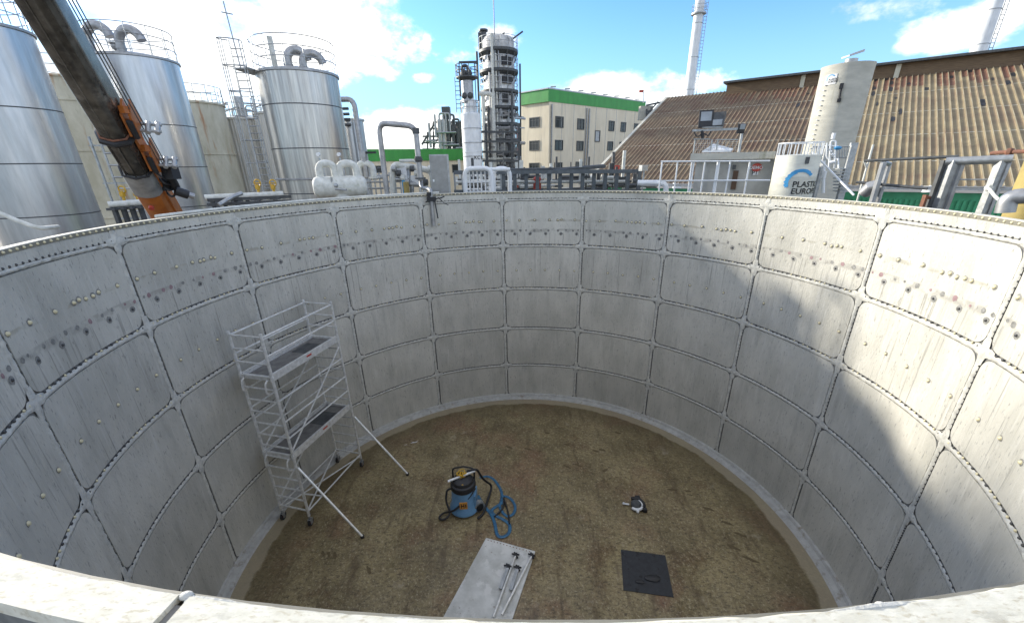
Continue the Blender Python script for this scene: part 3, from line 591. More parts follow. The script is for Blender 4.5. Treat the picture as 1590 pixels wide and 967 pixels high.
b.pipe([c_-ax*.2, c_+ax*.4], .09, 12); b.pipe([c_+bel*.12-ax*.15, c_+bel*.12+sd_*sgn*.2-ax*.28], .10, 12); b.box(c_+ax*.3+sd_*sgn*.05, (.24, .22, .32)); b.box(c_-ax*.1-sd_*sgn*.2, (.2, .22, .26))
for k in range(4): b.pipe([c_+ax*(.4-.2*k)-sd_*sgn*.25, c_+ax*(.35-.22*k)+bel*.2-sd_*sgn*.1, c_-ax*(.1*k)], .022, 6, bend=.1)
mo = obj('winch_motor', b, mt_black, t); b = MB(); b.pipe([c_+bel*.12+sd_*sgn*.18-ax*.26, c_+bel*.12+sd_*sgn*.30-ax*.33], .065, 12); obj('motor_cap', b, mt_duct, mo)
b = MB(); c_ = A0+ax*(.28*LN)+bel*.42; b.pipe([c_, c_+bel*.06], .05, 12); obj('lamp', b, mt_redp, t)
for k in range(3):
    b = MB(); o_ = sd_*sgn*(.42+.05*k); b.pipe([A0+ax*(.36*LN)+o_, A0+ax*(.46*LN)+o_+bel*.02, A0+ax*(1.05*LN)+sd_*sgn*(.34+.045*k)], .010, 5); obj('hoist_rope', b, mt_dark, t)
b = MB(); c_ = A0+ax*(-.6*LN); b.box((c_.x-.6, c_.y+.8, (c_.z+ZF)/2-.6), (1.6, 1.6, c_.z-ZF)); b.box((c_.x-.6, c_.y+1.2, ZF+1.1), (2.8, 7, 1.2)); obj('carrier', b, mt_orange, t)
# ------------------------------------------------ white manifold left of the hoop pipe
Dm = 14.6; sc_ = lambda x, y, dd=0: at(x, y, Dm+dd)
c0 = sc_(486, 290); c1_ = sc_(570, 290); axm = (c1_-c0).normalized(); rm_ = .31
c0.z = c1_.z = (c0.z+c1_.z)/2; t = thing('pipe_manifold', 'chalky white header drum with three swan neck pipes standing beyond the rim', 'manifold', (c0.x, c0.y, ZF))
b = MB(); L_ = (c1_-c0).length; b.pipe([c0+(c1_-c0).normalized()*x for x in (0, .05, .14, L_-.14, L_-.05, L_)], [rm_*.55, rm_*.85, rm_, rm_, rm_*.85, rm_*.55], 24)
for q_ in (.2, .5, .8): b.pipe([c0+(c1_-c0)*q_-axm*.012, c0+(c1_-c0)*q_+axm*.012], rm_+.008, 24)
obj('drum', b, mt_wpipe, t, smooth=40)
b = MB(); mid = (c0+c1_)/2; b.cyl((mid.x, mid.y, ZF), .28, mid.z-ZF, 20, .24); obj('pedestal', b, mt_wpipe, t)
for (xa, xb, dd, nn) in ((499, 523, 0, 0), (530, 556, 0, 1), (560, 582, .6, 2)):
    b = MB(); p = sc_(xa, 285, dd); p.z = mid.z+.15; q = sc_(xb, 285, dd); q.z = p.z; top = sc_(xa, 254, dd).z
    b.pipe([p, Vector((p.x, p.y, top)), Vector((q.x, q.y, top)), q], .105, 14, bend=.22); sw = obj('swan_neck_pipe', b, mt_wpipe, t, smooth=50)
    b = MB(); b.pipe([Vector((q.x, q.y, q.z+.05)), Vector((q.x, q.y, q.z+.10))], .19, 16); obj('flange', b, mt_wpipe, sw)
b = MB(); b.pipe([mid+Vector((-.15, -.3, -.1)), mid+Vector((-.1, -.32, .3))], .035, 8); b.pipe([mid+Vector((-.1, -.32, -.05)), mid+Vector((.3, -.32, -.08))], .03, 8); b.ico(mid+Vector((0, -.32, .05)), .07); obj('drain_valve', b, mt_steel, t)
for i, (px, py, lb) in enumerate(((494, 240, 'small white gauge above the left swan neck pipe'), (526, 240, 'small white gauge above the middle swan neck pipe'))):
    p = at(px, py, 16.5); t = thing('pressure_gauge', lb, 'gauge', p, 'gauges above the white manifold'); b = MB(); b.pipe([p-Vector((0, .04, 0)), p+Vector((0, .06, 0))], .06, 14); obj('dial', b, mt_white, t)
    b = MB(); b.pipe([p+Vector((0, .02, -.1)), p+Vector((.08, .02, -.5)), Vector((p.x+.08, p.y, -3))], .03, 6); obj('stem', b, mt_steel, t)
# ------------------------------------------------ hoop pipe
q0 = at(601, 300, 14.6); q1 = at(655, 302, 14.2); zt = at(596, 191, 14.6).z; zt2 = at(648, 196, 14.2).z
t = thing('hoop_pipe', 'tall square hoop of grey steel pipe rising behind the rim', 'pipe', (q0.x, q0.y, ZF))
b = MB(); q0.z = ZF; b.pipe([q0, Vector((q0.x, q0.y, zt)), Vector((q1.x, q1.y, zt2)), Vector((q1.x, q1.y, .35))], .085, 14, bend=.28); hp = obj('pipe', b, mt_duct, t, smooth=50)
b = MB(); b.pipe([Vector((q1.x, q1.y, 1.0)), Vector((q1.x, q1.y, .95))], .14, 12); b.pipe([Vector((q1.x, q1.y, .45)), Vector((q1.x, q1.y, .40))], .17, 12)
for z in (1.7, .9): b.pipe([Vector((q1.x, q1.y, z)), Vector((q1.x, q1.y, z+.16))], .11, 10)
obj('flange', b, mt_dark, t)
w0_ = wp(azd(667, 320)*0+math.atan2(at(667, 320, 13.25).x, at(667, 320, 13.25).y), -1.05, R-.10); th_ = math.atan2(w0_.x, w0_.y)
b = MB(); b.pipe([Vector((q1.x, q1.y, .38)), Vector((q1.x+.05, q1.y-.2, .16)), wp(th_, .14, R+.1), wp(th_, .13, R-.08), wp(th_, -.9, R-.08)], .055, 12, bend=.18); obj('drop_leg', b, mt_duct, t)
b = MB(); p = wp(th_, -.12, R-.10); b.box(p, (.24, .16, .12)); b.box(p+Vector((-.05, .02, .14)), (.12, .2, .10)); b.pipe([p+Vector((.08, -.05, 0)), p+Vector((.30, -.08, .03)), p+Vector((.40, -.08, .07))], .018, 6); b.pipe([p+Vector((.1, -.06, -.05)), p+Vector((.16, -.08, -.55))], .02, 6); b.pipe([p+Vector((-.1, 0, -.05)), p+Vector((-.42, .02, -.20)), p+Vector((-.5, .02, -.38))], .015, 6)
b.pipe([p+Vector((.2, -.06, .05)), p+Vector((.38, -.06, -.12)), p+Vector((.5, -.05, -.18))], .012, 6); cl = obj('rim_clamp', b, mt_black, None, loc=p); tag(cl, 'black clamp with loose straps holding the drop pipe on the rim', 'clamp')
# small pipework and tank between hoop and cabinet
t = thing('pipe_group', 'tangle of white pipes and flanges inside and right of the tall hoop', 'pipework', at(640, 290, 15.5))
def PP(pts, r_, mm=mt_wpipe, D=15.5, bend=.2, name='pipe', par=None):
    b = MB(); b.pipe([at(x, y, D+(q[0] if q else 0)) for x, y, *q in pts], r_, 10, bend=bend); return obj(name, b, mm, par or t, smooth=50)
PP([(610, 300), (610, 255), (655, 262), (670, 266), (674, 300)], .10); PP([(620, 250), (648, 249), (653, 275), (653, 300)], .05); PP([(625, 285), (660, 287)], .09, mt_steel)
PP([(612, 278), (640, 280), (640, 300)], .07, mt_steel); PP([(636, 262), (638, 300)], .035, mt_duct); PP([(662, 285), (658, 302)], .07, mt_wpipe); PP([(566, 275), (600, 276)], .05, mt_steel); PP([(600, 262), (585, 262)], .04, mt_dark)
for k in range(9): b = MB(); p = at(612+k*7, 262+7*(k % 4), 15.4); b.pipe([p-Vector((.07, 0, 0)), p+Vector((.07, 0, 0))], .10, 10); obj('flange', b, (mt_steel, mt_dark, mt_wpipe)[k % 3], t)
b = MB(); b.box(at(622, 268, 15.6), (.5, .3, .45)); b.box(at(642, 280, 15.6), (.6, .3, .3)); obj('equipment_box', b, mt_white, t)
b = MB(); p = at(631, 292, 15.3); b.cyl(p-Vector((0, 0, 2)), .1, 2.2, 12); obj('yellow_post', b, mt_yelp, t); b = MB(); p = at(628, 292, 15.4); b.cyl(p-Vector((0, 0, 2)), .07, 2.3, 12); obj('blue_post', b, mt_logo, t)
t = thing('valve', 'dark lever valve above the right swan neck pipe', 'valve', at(566, 238, 15.2)); b = MB(); p = at(564, 240, 15.2); b.cyl(p-Vector((0, 0, .7)), .1, .8, 10); b.box(p, (.2, .2, .2)); obj('body', b, mt_duct, t); b = MB(); b.bar(p+Vector((0, 0, .05)), p+Vector((.42, 0, .05)), .08, .06); obj('lever', b, mt_black, t)
t = thing('steel_fence', 'grey tubular cage of bars between the manifold and the hoop', 'fence', at(590, 300, 17)); b = MB()
for y_ in (273, 283, 293): b.pipe([at(562, y_, 17), at(622, y_-1, 17)], .035, 6)
for k in range(8): b.pipe([at(564+k*8, 268, 17), at(564+k*8, 268, 17)-Vector((0, 0, 2))], .03, 6)
obj('bars', b, mt_steel, t)
t = thing('control_cabinet', 'flat grey steel cabinet standing just behind the rim beside the hoop', 'cabinet', at(688, 298, 14.3)); b = MB(); p0 = at(671, 297, 14.3); p1 = at(700, 297, 14.3); zt = at(686, 240, 14.3).z
dd = (p1-p0).normalized(); dd.z = 0; cc = (p0+p1)/2; Rz = Matrix.Rotation(math.atan2(dd.y, dd.x), 3, 'Z'); b.box((cc.x, cc.y, (zt-1)/2), ((p1-p0).length, .30, zt+1), Rz); bd = obj('housing', b, mt_steel, t)
b = MB(); b.box(Vector((cc.x, cc.y, (zt-1)/2))+Rz @ Vector((-.02, -.163, 0)), ((p1-p0).length-.08, .02, zt+.92), Rz); dr = obj('door', b, mat('plain steel sheet', (.30, .30, .29), (.24, .24, .23), rough=.5, metal=.5, scale=5), t)
b = MB(); hp_ = Vector((cc.x, cc.y, .35))+Rz @ Vector((-.22, -.19, 0)); b.box(hp_, (.05, .03, .07), Rz); obj('handle', b, mt_white, dr)
# white rail in front of the rack
t = thing('white_railing', 'pair of rounded white tube rails standing on the far side of the rim', 'railing', at(765, 297, 14.6))
for (xa, xb, dd_) in ((723, 764, 0), (767, 792, .5)):
    b = MB(); p = at(xa, 297, 14.6+dd_); q = at(xb, 297, 14.6+dd_); zt = at(xa, 262, 14.6+dd_).z; b.pipe([Vector((p.x, p.y, -1.5)), Vector((p.x, p.y, zt)), Vector((q.x, q.y, zt)), Vector((q.x, q.y, -1.5))], .075, 12, bend=.25); obj('hoop', b, mt_white, t, smooth=50)
b = MB(); p = at(724, 263, 14.8); q = at(792, 263, 14.8); b.pipe([p, q], .06, 10); 
for k in range(6): s_ = at(730+k*6, 297, 14.8); b.pipe([Vector((s_.x, s_.y, -1)), Vector((s_.x, s_.y, .62))], .022, 6)
for z in (.25, -.05): b.pipe([Vector((at(724, 290, 14.8).x, at(724, 290, 14.8).y, z)), Vector((at(764, 290, 14.8).x, at(764, 290, 14.8).y, z))], .02, 6)
obj('infill_bars', b, mt_white, t)
def text_mesh(s, size):
    cu = bpy.data.curves.new('t', 'FONT'); cu.body = s; cu.size = size; cu.extrude = 0; cu.resolution_u = 3; cu.offset = size*.018
    o = bpy.data.objects.new('t', cu); COL.objects.link(o); dg = bpy.context.evaluated_depsgraph_get(); me = bpy.data.meshes.new_from_object(o.evaluated_get(dg))
    vs = [tuple(v.co) for v in me.vertices]; fs = [tuple(p.vertices) for p in me.polygons]; bpy.data.objects.remove(o); return vs, fs
# ================================================================== BACK: works buildings and columns
def quad_wall(b, p, q, z0, z1, th=.3):
    p, q = Vector((p.x, p.y, 0)), Vector((q.x, q.y, 0)); d = (q-p).normalized(); n = Vector((-d.y, d.x, 0)); c = (p+q)/2+n*th/2
    b.box((c.x, c.y, (z0+z1)/2), ((q-p).length, th, z1-z0), Matrix.Rotation(math.atan2(d.y, d.x), 3, 'Z'))
# beige factory building with green parapet
zt = .77+60*math.tan(rad(8.35)); PC = at(853, 160, 60); PL = at(809, 160, (zt-.77)/math.tan(rad(7.95))); PR = at(1000, 170, (zt-.77)/math.tan(rad(6.5)))
t = thing('factory_building', 'three storey beige building with a bright green parapet', 'building', (PC.x, PC.y, ZF)); zg = at(853, 158, 60).z
off = PR-PC; PB = PL+off
def prism(b, pts, z0, z1):
    n = len(pts); b.add([Vector((p.x, p.y, z0)) for p in pts]+[Vector((p.x, p.y, z1)) for p in pts], [tuple(range(n-1, -1, -1)), tuple(range(n, 2*n))]+[(i, (i+1) % n, n+(i+1) % n, n+i) for i in range(n)])
def grow(pts, k):
    c = sum(pts, Vector((0, 0, 0)))/len(pts); return [p+(p-c).normalized()*k for p in pts]
b = MB(); prism(b, [PL, PC, PR, PB], ZF, zg); obj('wall', b, mt_bldg, t, smooth=0)
b = MB(); prism(b, grow([PL, PC, PR, PB], .25), zg, zt); pr_ = obj('parapet', b, mt_green, t, smooth=0)
b = MB(); prism(b, grow([PL, PC, PR, PB], .35), zt+.003, zt+.15)
for k in range(8): p = PC.lerp(PR, k/8+.03); b.box((p.x, p.y, zt+.3), (.7, .3, .12))
obj('coping', b, mt_steel, pr_, smooth=0)
def win(P, Q, px0, px1, py0, py1, par, name='window', mm=mt_dglass, bars=2):
    """window on the wall P-Q, spanned by the given sight lines"""
    d = Vector((Q.x-P.x, Q.y-P.y, 0)); L0 = d.length; d /= L0; n = Vector((d.y, -d.x, 0)); n = n if n.dot(CAM-P) > 0 else -n
    def hit(x, y):
        r = ray(x, y); k = (P-CAM).dot(n)/r.dot(n); return CAM+r*k
    a = hit(px0, py1); c = hit(px1, py0); u0 = (a-P).dot(d); u1 = (c-P).dot(d); z0, z1 = a.z, c.z
    ctr = P+d*((u0+u1)/2); Rz = Matrix.Rotation(math.atan2(d.y, d.x), 3, 'Z'); zc = (z0+z1)/2; w_, h_ = abs(u1-u0), abs(z1-z0)
    b = MB(); b.box(Vector((ctr.x, ctr.y, zc))-n*.09, (w_, .20, h_), Rz)
    fr = MB(); e = .10
    for s_ in (-1, 1):
        fr.box(Vector((ctr.x, ctr.y, zc))+d*(s_*w_/2)+n*.03, (e, .10, h_+e), Rz); fr.box(Vector((ctr.x, ctr.y, zc+s_*h_/2))+n*.035, (w_-e, .10, e), Rz)
    for k in range(1, bars+1): fr.box(Vector((ctr.x, ctr.y, zc))+d*(w_*(k/(bars+1)-.5))+n*.02, (.06, .05, h_-e), Rz)
    if bars: fr.box(Vector((ctr.x, ctr.y, zc+h_*.22))+n*.025, (w_-e, .05, .05), Rz)
    wn = obj(name, fr, mt_dark, par, smooth=0); obj('pane', b, mm, wn, smooth=0); return wn
sx3 = 360/1243.
for (a, c_, e, g_) in ((596, 648, 560, 615), (596, 646, 686, 738), (595, 646, 806, 845)): win(PL, PC, 650+a*sx3, 650+c_*sx3, 20+e*sx3, 20+g_*sx3, t)
for (a, c_, e, g_) in ((733, 775, 560, 613), (850, 887, 572, 624), (1018, 1049, 583, 632), (1082, 1111, 590, 636), (1152, 1181, 597, 641), (731, 772, 685, 736), (846, 882, 690, 738), (1011, 1041, 692, 737), (1075, 1104, 695, 735), (728, 768, 804, 845), (841, 877, 800, 845), (944, 972, 634, 690)):
    win(PC, PR, 650+a*sx3, 650+c_*sx3, 20+e*sx3, 20+g_*sx3, t, mm=(mt_duct if a == 944 else mt_dglass), bars=(0 if a == 944 else 1), name=('louvre' if a == 944 else 'window'))
for px in (856, 915, 911):
    p = at(px, 160, 60); d = Vector((PR.x-PC.x, PR.y-PC.y, 0)).normalized(); n = Vector((d.y, -d.x, 0)); r = ray(px, 160); k = (PC-CAM).dot(n)/r.dot(n); h_ = CAM+r*k
    b = MB(); b.pipe([Vector((h_.x, h_.y, ZF))+n*.15, Vector((h_.x, h_.y, zg-.3))+n*.15], .10, 8); obj('downpipe', b, mt_duct, t)
b = MB()
for k in range(1, 9): p = PC.lerp(PR, k/9); b.box((p.x, p.y-.0, (zg+ZF)/2), (.05, .05, zg-ZF))
b.box(((PL.x+PC.x)/2, (PL.y+PC.y)/2-.05, -2), (.05, .05, .05)); obj('panel_joint', b, mt_duct, t)
# low building with green fascia at the left
pA = at(552, 250, 62); pB = at(733, 250, 66); zt = at(640, 232, 64).z; zg = at(640, 250, 64).z; n_ = Vector((0, 14, 0))
t = thing('low_building', 'low beige building with a long green fascia left of the columns', 'building', (pA.x, pA.y, ZF))
b = MB(); prism(b, [pA, pB, pB+n_, pA+n_], ZF, zg); obj('wall', b, mt_bldg, t, smooth=0)
b = MB(); prism(b, grow([pA, pB, pB+n_, pA+n_], .3), zg+.003, zt); obj('fascia', b, mt_green, t, smooth=0)
win(pA, pB, 703, 711, 256, 268, t, bars=0); win(pA, pB, 580, 592, 258, 268, t)
# ribs on the fascia are in its cladding; process steelwork behind it
DS = 78; px1_ = 656; t = thing('process_plant', 'dark open steelwork packed with pipes and thin vessels behind the low building', 'plant', at(690, 232, DS))
b = MB(); P3 = lambda x, y, d=0: at(x, y, DS+d)
rnd = random.Random(5)
for x in (664, 673, 682, 691, 700, 709, 719):
    for d in (0, 5): b.bar(P3(x, 250, d), P3(x, 190 if x > 675 else 205, d), .22)
for y in (190, 200, 212, 222, 232):
    for d in (0, 5): b.bar(P3(672 if y < 205 else 656, y, d), P3(722, y, d), .25)
for k in range(6): b.bar(P3(672+9*k, 232, 0), P3(681+9*k, 212, 0), .14); b.bar(P3(672+9*k, 190, 0), P3(681+9*k, 212, 0), .14)
b.bar(P3(655, 225), P3(676, 190), .3); obj('steel_frame', b, mt_dark, t)
for (x, y0, w_) in ((682, 186, .40), (688, 186, .40), (695, 188, .32), (703, 195, .3), (711, 200, .35), (716, 196, .25)):
    b = MB(); p = P3(x, y0, -1); b.cyl((p.x, p.y, ZF), w_, p.z-ZF, 14); b.pipe([p, p+Vector((0, 0, .9)), p+Vector((1.1, 0, .9)), p+Vector((1.1, 0, -2))], .16, 8, bend=.4); obj('vessel', b, mt_duct if w_ > .39 else mt_dark, t)
b = MB()
for k in range(34):
    p = P3(rnd.uniform(660, 720), rnd.uniform(200, 235), rnd.uniform(-2, 4)); dv = rnd.choice(((1, 0, 0), (0, 0, 1), (1, 0, 0))); b.pipe([p, p+Vector(dv)*rnd.uniform(1, 4)], rnd.uniform(.08, .28), 8)
obj('pipe_bundle', b, mt_duct, t)
b = MB(); p = P3(693, 176, 0); b.box(p, (1.3, 1.3, 1.8)); b.bar(p, p-Vector((0, 0, 3)), .2); obj('roof_unit', b, mt_dark, t)
# white tank with a thin column on top
Dw = 50; cxy = at(733, 220, Dw); rw = Dw*abs(azd(748, 220)-azd(718, 220))/2; Z = lambda y, x=733, D=Dw: at(x, y, D).z
t = thing('white_column', 'white cylindrical vessel topped by a thin column with a round platform', 'tower', (cxy.x, cxy.y, ZF)); cc = (cxy.x, cxy.y, 0)
b = MB(); b.lathe(cc, [(rw, ZF), (rw, Z(237)), (rw+.04, Z(236.6)), (rw+.04, Z(236)), (rw, Z(235.6)), (rw, Z(208)), (rw, Z(178)), (rw-.1, Z(176)), (rw*.72, Z(175.5)), (rw*.58, Z(158)), (rw*.28, Z(150)), (0, Z(150))], 40); sh_ = obj('shell', b, mt_white, t, smooth=30)
b = MB()
for y in (200, 222, 243): b.lathe(cc, [(rw, Z(y)-.04), (rw+.05, Z(y)-.03), (rw+.05, Z(y)+.03), (rw, Z(y)+.04)], 40)
obj('band', b, mt_duct, sh_)
cx2 = at(725, 120, Dw); b = MB(); b.lathe((cx2.x, cx2.y, 0), [(.62, Z(160)), (.60, Z(122)), (.75, Z(121)), (.75, Z(119)), (.55, Z(118)), (.3, Z(112)), (0, Z(111))], 24); obj('column', b, mt_duct, t)
b = MB(); b.cyl((cx2.x, cx2.y, Z(122)), 1.15, .12, 24); b.lathe((cx2.x, cx2.y, 0), [(.6, Z(126)), (1.1, Z(122))], 24); pl = obj('platform', b, mt_dark, t); b = MB(); rail_ring(b, (cx2.x, cx2.y), 1.13, 1.1, Z(122)+.1, 10, t=.045, mid=1); obj('guard_rail', b, mt_dark, pl)
b = MB(); rail_ring(b, (cxy.x, cxy.y), rw*.95, 1.1, Z(176), 12, t=.045, mid=1); obj('guard_rail', b, mt_steel, t)
b = MB(); b.pipe([Vector((cx2.x-.75, cx2.y, Z(150))), Vector((cx2.x-.75, cx2.y, Z(98))), ], .06, 6); b.pipe([Vector((cx2.x-.5, cx2.y, Z(118))), Vector((cx2.x-.5, cx2.y, Z(102))), Vector((cx2.x+.1, cx2.y, Z(102))), Vector((cx2.x+.1, cx2.y, Z(110)))], .13, 8, bend=.4); b.bar(Vector((cx2.x-.75, cx2.y, Z(97))), Vector((cx2.x+1.15, cx2.y, Z(97))), .16, .2)
b.pipe([Vector((cx2.x+.85, cx2.y, Z(170))), Vector((cx2.x+.85, cx2.y, Z(98)))], .05, 6); obj('overhead_pipe', b, mt_dark, t)
b = MB(); 
for s_ in (-1, 1): b.ico((cx2.x+s_*.25, cx2.y-.5, Z(116)), .38, (1, 1, 1), 10, 7); b.ico((cx2.x+s_*.3, cx2.y-.5, Z(150)), .32, (1, 1, 1), 10, 7)
obj('valve_body', b, mt_dark, t)
b = MB(); ladder(b, (cx2.x-.95, cx2.y-.8, Z(176)), (cx2.x-.95, cx2.y-.8, Z(122)), .45, (1, 0, 0), .04, .4); obj('ladder', b, mt_dark, t)
def wrap_text(txt, size, c, r, ang, z, par, mm=mt_ink):
    vs, fs = text_mesh(txt, size); b = MB(); b.add([Vector((c[0]+cos(ang+x/r)*(r+.02), c[1]+sin(ang+x/r)*(r+.02), z+y)) for x, y, _ in vs], fs); obj('lettering', b, mm, par, smooth=0)
wrap_text('KC 814', .55, cc, rw, math.atan2(CAM.y-cc[1], CAM.x-cc[0])+.12, Z(248), sh_)
# the big distillation column
Dc = 54; cc0 = at(776, 170, Dc); cx, cy_ = cc0.x, cc0.y; Zc = lambda y: at(776, y, Dc).z; rc = Dc*(azd(800, 170)-azd(752, 170))/2
t = thing('distillation_column', 'tall grey column ringed by eight platforms with railings beside the beige building', 'tower', (cx, cy_, ZF))
b = MB(); b.lathe((cx, cy_, 0), [(rc, ZF), (rc, Zc(66)), (rc*.9, Zc(60)), (rc*.55, Zc(57)), (0, Zc(56))], 40); obj('shell', b, mat('patchy insulation cladding', (.68, .67, .64), (.42, .41, .39), rough=.55, metal=.3, scale=.55, stretch=(1, 1, .8), lo=.4, hi=.55, spots=[((.10, .09, .08), 1.3, (2, 2, .4), .58, .68, .7), ((.26, .20, .15), 1.2, (1, 1, .3), .56, .7, .6)]), t, smooth=30)
for i, y in enumerate((84, 115, 146, 171, 196, 220, 242, 259)):
    ro = rc*1.22; b = MB(); b.lathe((cx, cy_, 0), [(rc*.99, Zc(y)-.35), (ro, Zc(y)), (ro, Zc(y)+.25), (rc*.99, Zc(y)+.25)], 36)
    for k in range(12): a = 2*pi*k/12; b.bar((cx+rc*cos(a), cy_+rc*sin(a), Zc(y)-.9), (cx+ro*.97*cos(a), cy_+ro*.97*sin(a), Zc(y)), .12)
    pf = obj('platform', b, mt_dark, t); b = MB(); rail_ring(b, (cx, cy_), ro-.05, 1.15, Zc(y)+.25, 18, t=.03, mid=1); obj('guard_rail', b, mt_steel, pf)
for (x, y0, y1) in ((786, 88, 100), (787, 117, 129), (782, 148, 159), (786, 175, 184), (789, 205, 215)):
    p = at(x, (y0+y1)/2, Dc-rc); b = MB(); dx = p.x-cx; dyy = -math.sqrt(max(.1, rc*rc-dx*dx)); a = math.atan2(dyy, dx); b.box((cx+cos(a)*(rc+.0), cy_+sin(a)*(rc+.0), p.z), (.3, 1.15, Zc(y0)-Zc(y1)), Matrix.Rotation(a, 3, 'Z')); obj('hatch', b, mt_black, t)
for (x, y0, y1, r_, mm) in ((744, 80, 262, .12, mt_dark), (762, 118, 262, .10, mt_duct), (767, 60, 262, .17, mt_wpipe), (772, 90, 262, .10, mt_wpipe), (776, 70, 262, .07, mt_duct), (808, 100, 262, .10, mt_dark), (795, 146, 262, .12, mt_dark), (758, 170, 262, .13, mt_dark), (751, 150, 262, .2, mt_wpipe), (803, 196, 262, .14, mt_redp), (782, 200, 262, .1, mt_wpipe), (790, 225, 262, .16, mt_dark)):
    p = at(x, 170, Dc-rc*1.1 if 750 < x < 803 else Dc); b = MB(); b.pipe([(p.x, p.y, Zc(y1)-3), (p.x, p.y, Zc(y0))], r_, 8); obj('riser_pipe', b, mm, t)
b = MB(); p = at(751, 60, Dc); b.pipe([(p.x, p.y, Zc(82)), (p.x, p.y, Zc(48))], .33, 12); b.pipe([(p.x, p.y, Zc(49)), (p.x, p.y, Zc(46))], .5, 12); obj('vent_pipe', b, mt_dark, t)
b = MB(); p = at(752, 62, Dc); b.pipe([(p.x, p.y, Zc(66)), (p.x+1.2, p.y-.5, Zc(60)), (p.x+1.9, p.y-.5, Zc(66)), (p.x+1.9, p.y-.6, Zc(80))], .2, 8, bend=.5); obj('top_pipe', b, mt_duct, t)
p = at(749, 70, Dc); b = MB(); b.box((p.x, p.y, Zc(72)), (.8, .8, 2.4)); obj('junction_box', b, mt_dark, t)
b = MB(); p = at(768, 60, Dc-2); b.pipe([(p.x, p.y, Zc(100)), (p.x, p.y, Zc(8))], .06, 6); obj('lightning_mast', b, mt_steel, t)
b = MB(); p = at(795, 60, Dc); b.bar((p.x, p.y, Zc(62)), (p.x+1.2, p.y, Zc(50)), .15); b.bar((p.x-1.4, p.y, Zc(60)), (p.x-.8, p.y, Zc(51)), .15); obj('davit_arm', b, mt_dark, t)
b = MB(); zz_ = Zc(150); p = at(744, 150, Dc-rc*1.15); q = at(765, 150, Dc-rc*1.15); b.pipe([(p.x, p.y, zz_), (q.x, q.y, zz_), (q.x, q.y, Zc(262)-3)], .22, 10, bend=.5); zz_ = Zc(204)
b.pipe([(p.x, p.y, zz_-3), (q.x+2.5, q.y, zz_-3)], .1, 8); obj('cross_pipe', b, mt_wpipe, t)
b = MB(); rnd = random.Random(9)
for k in range(60):
    a = rnd.uniform(pi*1.05, pi*1.95); z = rnd.uniform(Zc(262), Zc(175)); p = Vector((cx+rc*1.08*cos(a), cy_+rc*1.08*sin(a), z)); dv = rnd.choice((Vector((0, 0, 1)), Vector((-sin(a), cos(a), 0)))); b.pipe([p, p+dv*rnd.uniform(.5, 2.4)], rnd.uniform(.06, .22), 6)
obj('small_pipework', b, mt_duct, t, kind='stuff')
b = MB()
for x in (746, 756, 795, 806):
    for d in (-3.2, 3.2): p = at(x, 240, Dc+d); b.bar((p.x, p.y, ZF), (p.x, p.y, Zc(196)), .25)
for y in (205, 220, 236, 250): b.bar(at(745, y, Dc-3.3), at(807, y, Dc-3.3), .22)
obj('steel_frame', b, mt_dark, t)
# the two chimneys
def chimney(x0, y0, x1, y1, D, r0, r1, label, top=6):
    p = at(x0, y0, D); q = at(x1, y1, D); t = thing('chimney', label, 'chimney', (p.x, p.y, ZF), 'white chimneys beyond the brown roof'); b = MB()
    zt = q.z+top; b.lathe((p.x, p.y, 0), [(r0, ZF), (r0, p.z), (r1, zt), (0, zt)], 28); sh = obj('stack', b, mt_white, t)
    b = MB()
    for k in range(5): z = p.z+(zt-p.z)*k/5; rr = r0+(r1-r0)*k/5; b.lathe((p.x, p.y, 0), [(rr-.02, z-.05), (rr+.05, z-.04), (rr+.05, z+.04), (rr-.02, z+.05)], 24)
    obj('flange', b, mt_duct, sh); b = MB(); ladder(b, (p.x+r0+.2, p.y-.5, p.z-4), (p.x+r1+.3, p.y-.5, zt), .5, (1, 0, 0), .05, .5); obj('ladder', b, mt_steel, t)
    return t, p, zt
t, p, zt = chimney(1070, 140, 1083, 0, 95, .84, .76, 'tall white chimney rising behind the left end of the brown roof', top=12)
b = MB(); z = at(1078, 24, 95).z; b.lathe((p.x, p.y, 0), [(.78, z), (1.25, z), (1.25, z+.2), (.78, z+.2)], 24); pf = obj('platform', b, mt_duct, t); b = MB(); rail_ring(b, (p.x, p.y), 1.2, 1.1, z+.2, 10, t=.035, mid=1); obj('guard_rail', b, mt_duct, pf)
chimney(1522, 70, 1545, 0, 90, .86, .76, 'white chimney at the top right corner above the roof ridge', top=14)
# ================================================================== RIGHT: big roof
u_ = Vector((cos(rad(-35)), sin(rad(-35)), 0)); nn_ = Vector((sin(rad(-35)), -cos(rad(-35)), 0))
C0 = at(1035, 152, 50); ZR = C0.z; E0 = Vector((CAM.x+4.74, CAM.y+33.9, 0)); C0.z = 0; wv = (E0-C0); nv = wv.normalized(); WD = wv.length; ZE = -.62; LR = 46
t = thing('warehouse', 'huge warehouse with a weathered brown ribbed roof sloping towards the tank', 'building', (C0.x, C0.y, ZF))
mt_roof_old = mat('old brown roof sheets', (.185, .135, .085), (.115, .082, .052), rough=.85, scale=.7, bump=.3, bscale=9, spots=[((.27, .21, .13), 1.8, (1, 1, 1), .54, .72, .6), ((.11, .055, .035), .5, (1, 1, 1), .48, .64, .7)])
SPL = next(float(q) for q in np.arange(0, 40, .1) if math.atan2((C0+u_*float(q)+nv*4).x-CAM.x, (C0+u_*float(q)+nv*4).y-CAM.y) > azd(1300, 150))
b = MB(); pitch = .32; prof = [(0, 0), (.20, 0), (.225, .05), (.285, .05), (.31, 0)]; vs = []; rows = 14
def rpt(s, k, h): tt = k/rows; return Vector((C0.x+u_.x*s+nv.x*WD*tt, C0.y+u_.y*s+nv.y*WD*tt, ZR+(ZE-ZR)*tt+h-(.02 if False else 0)))
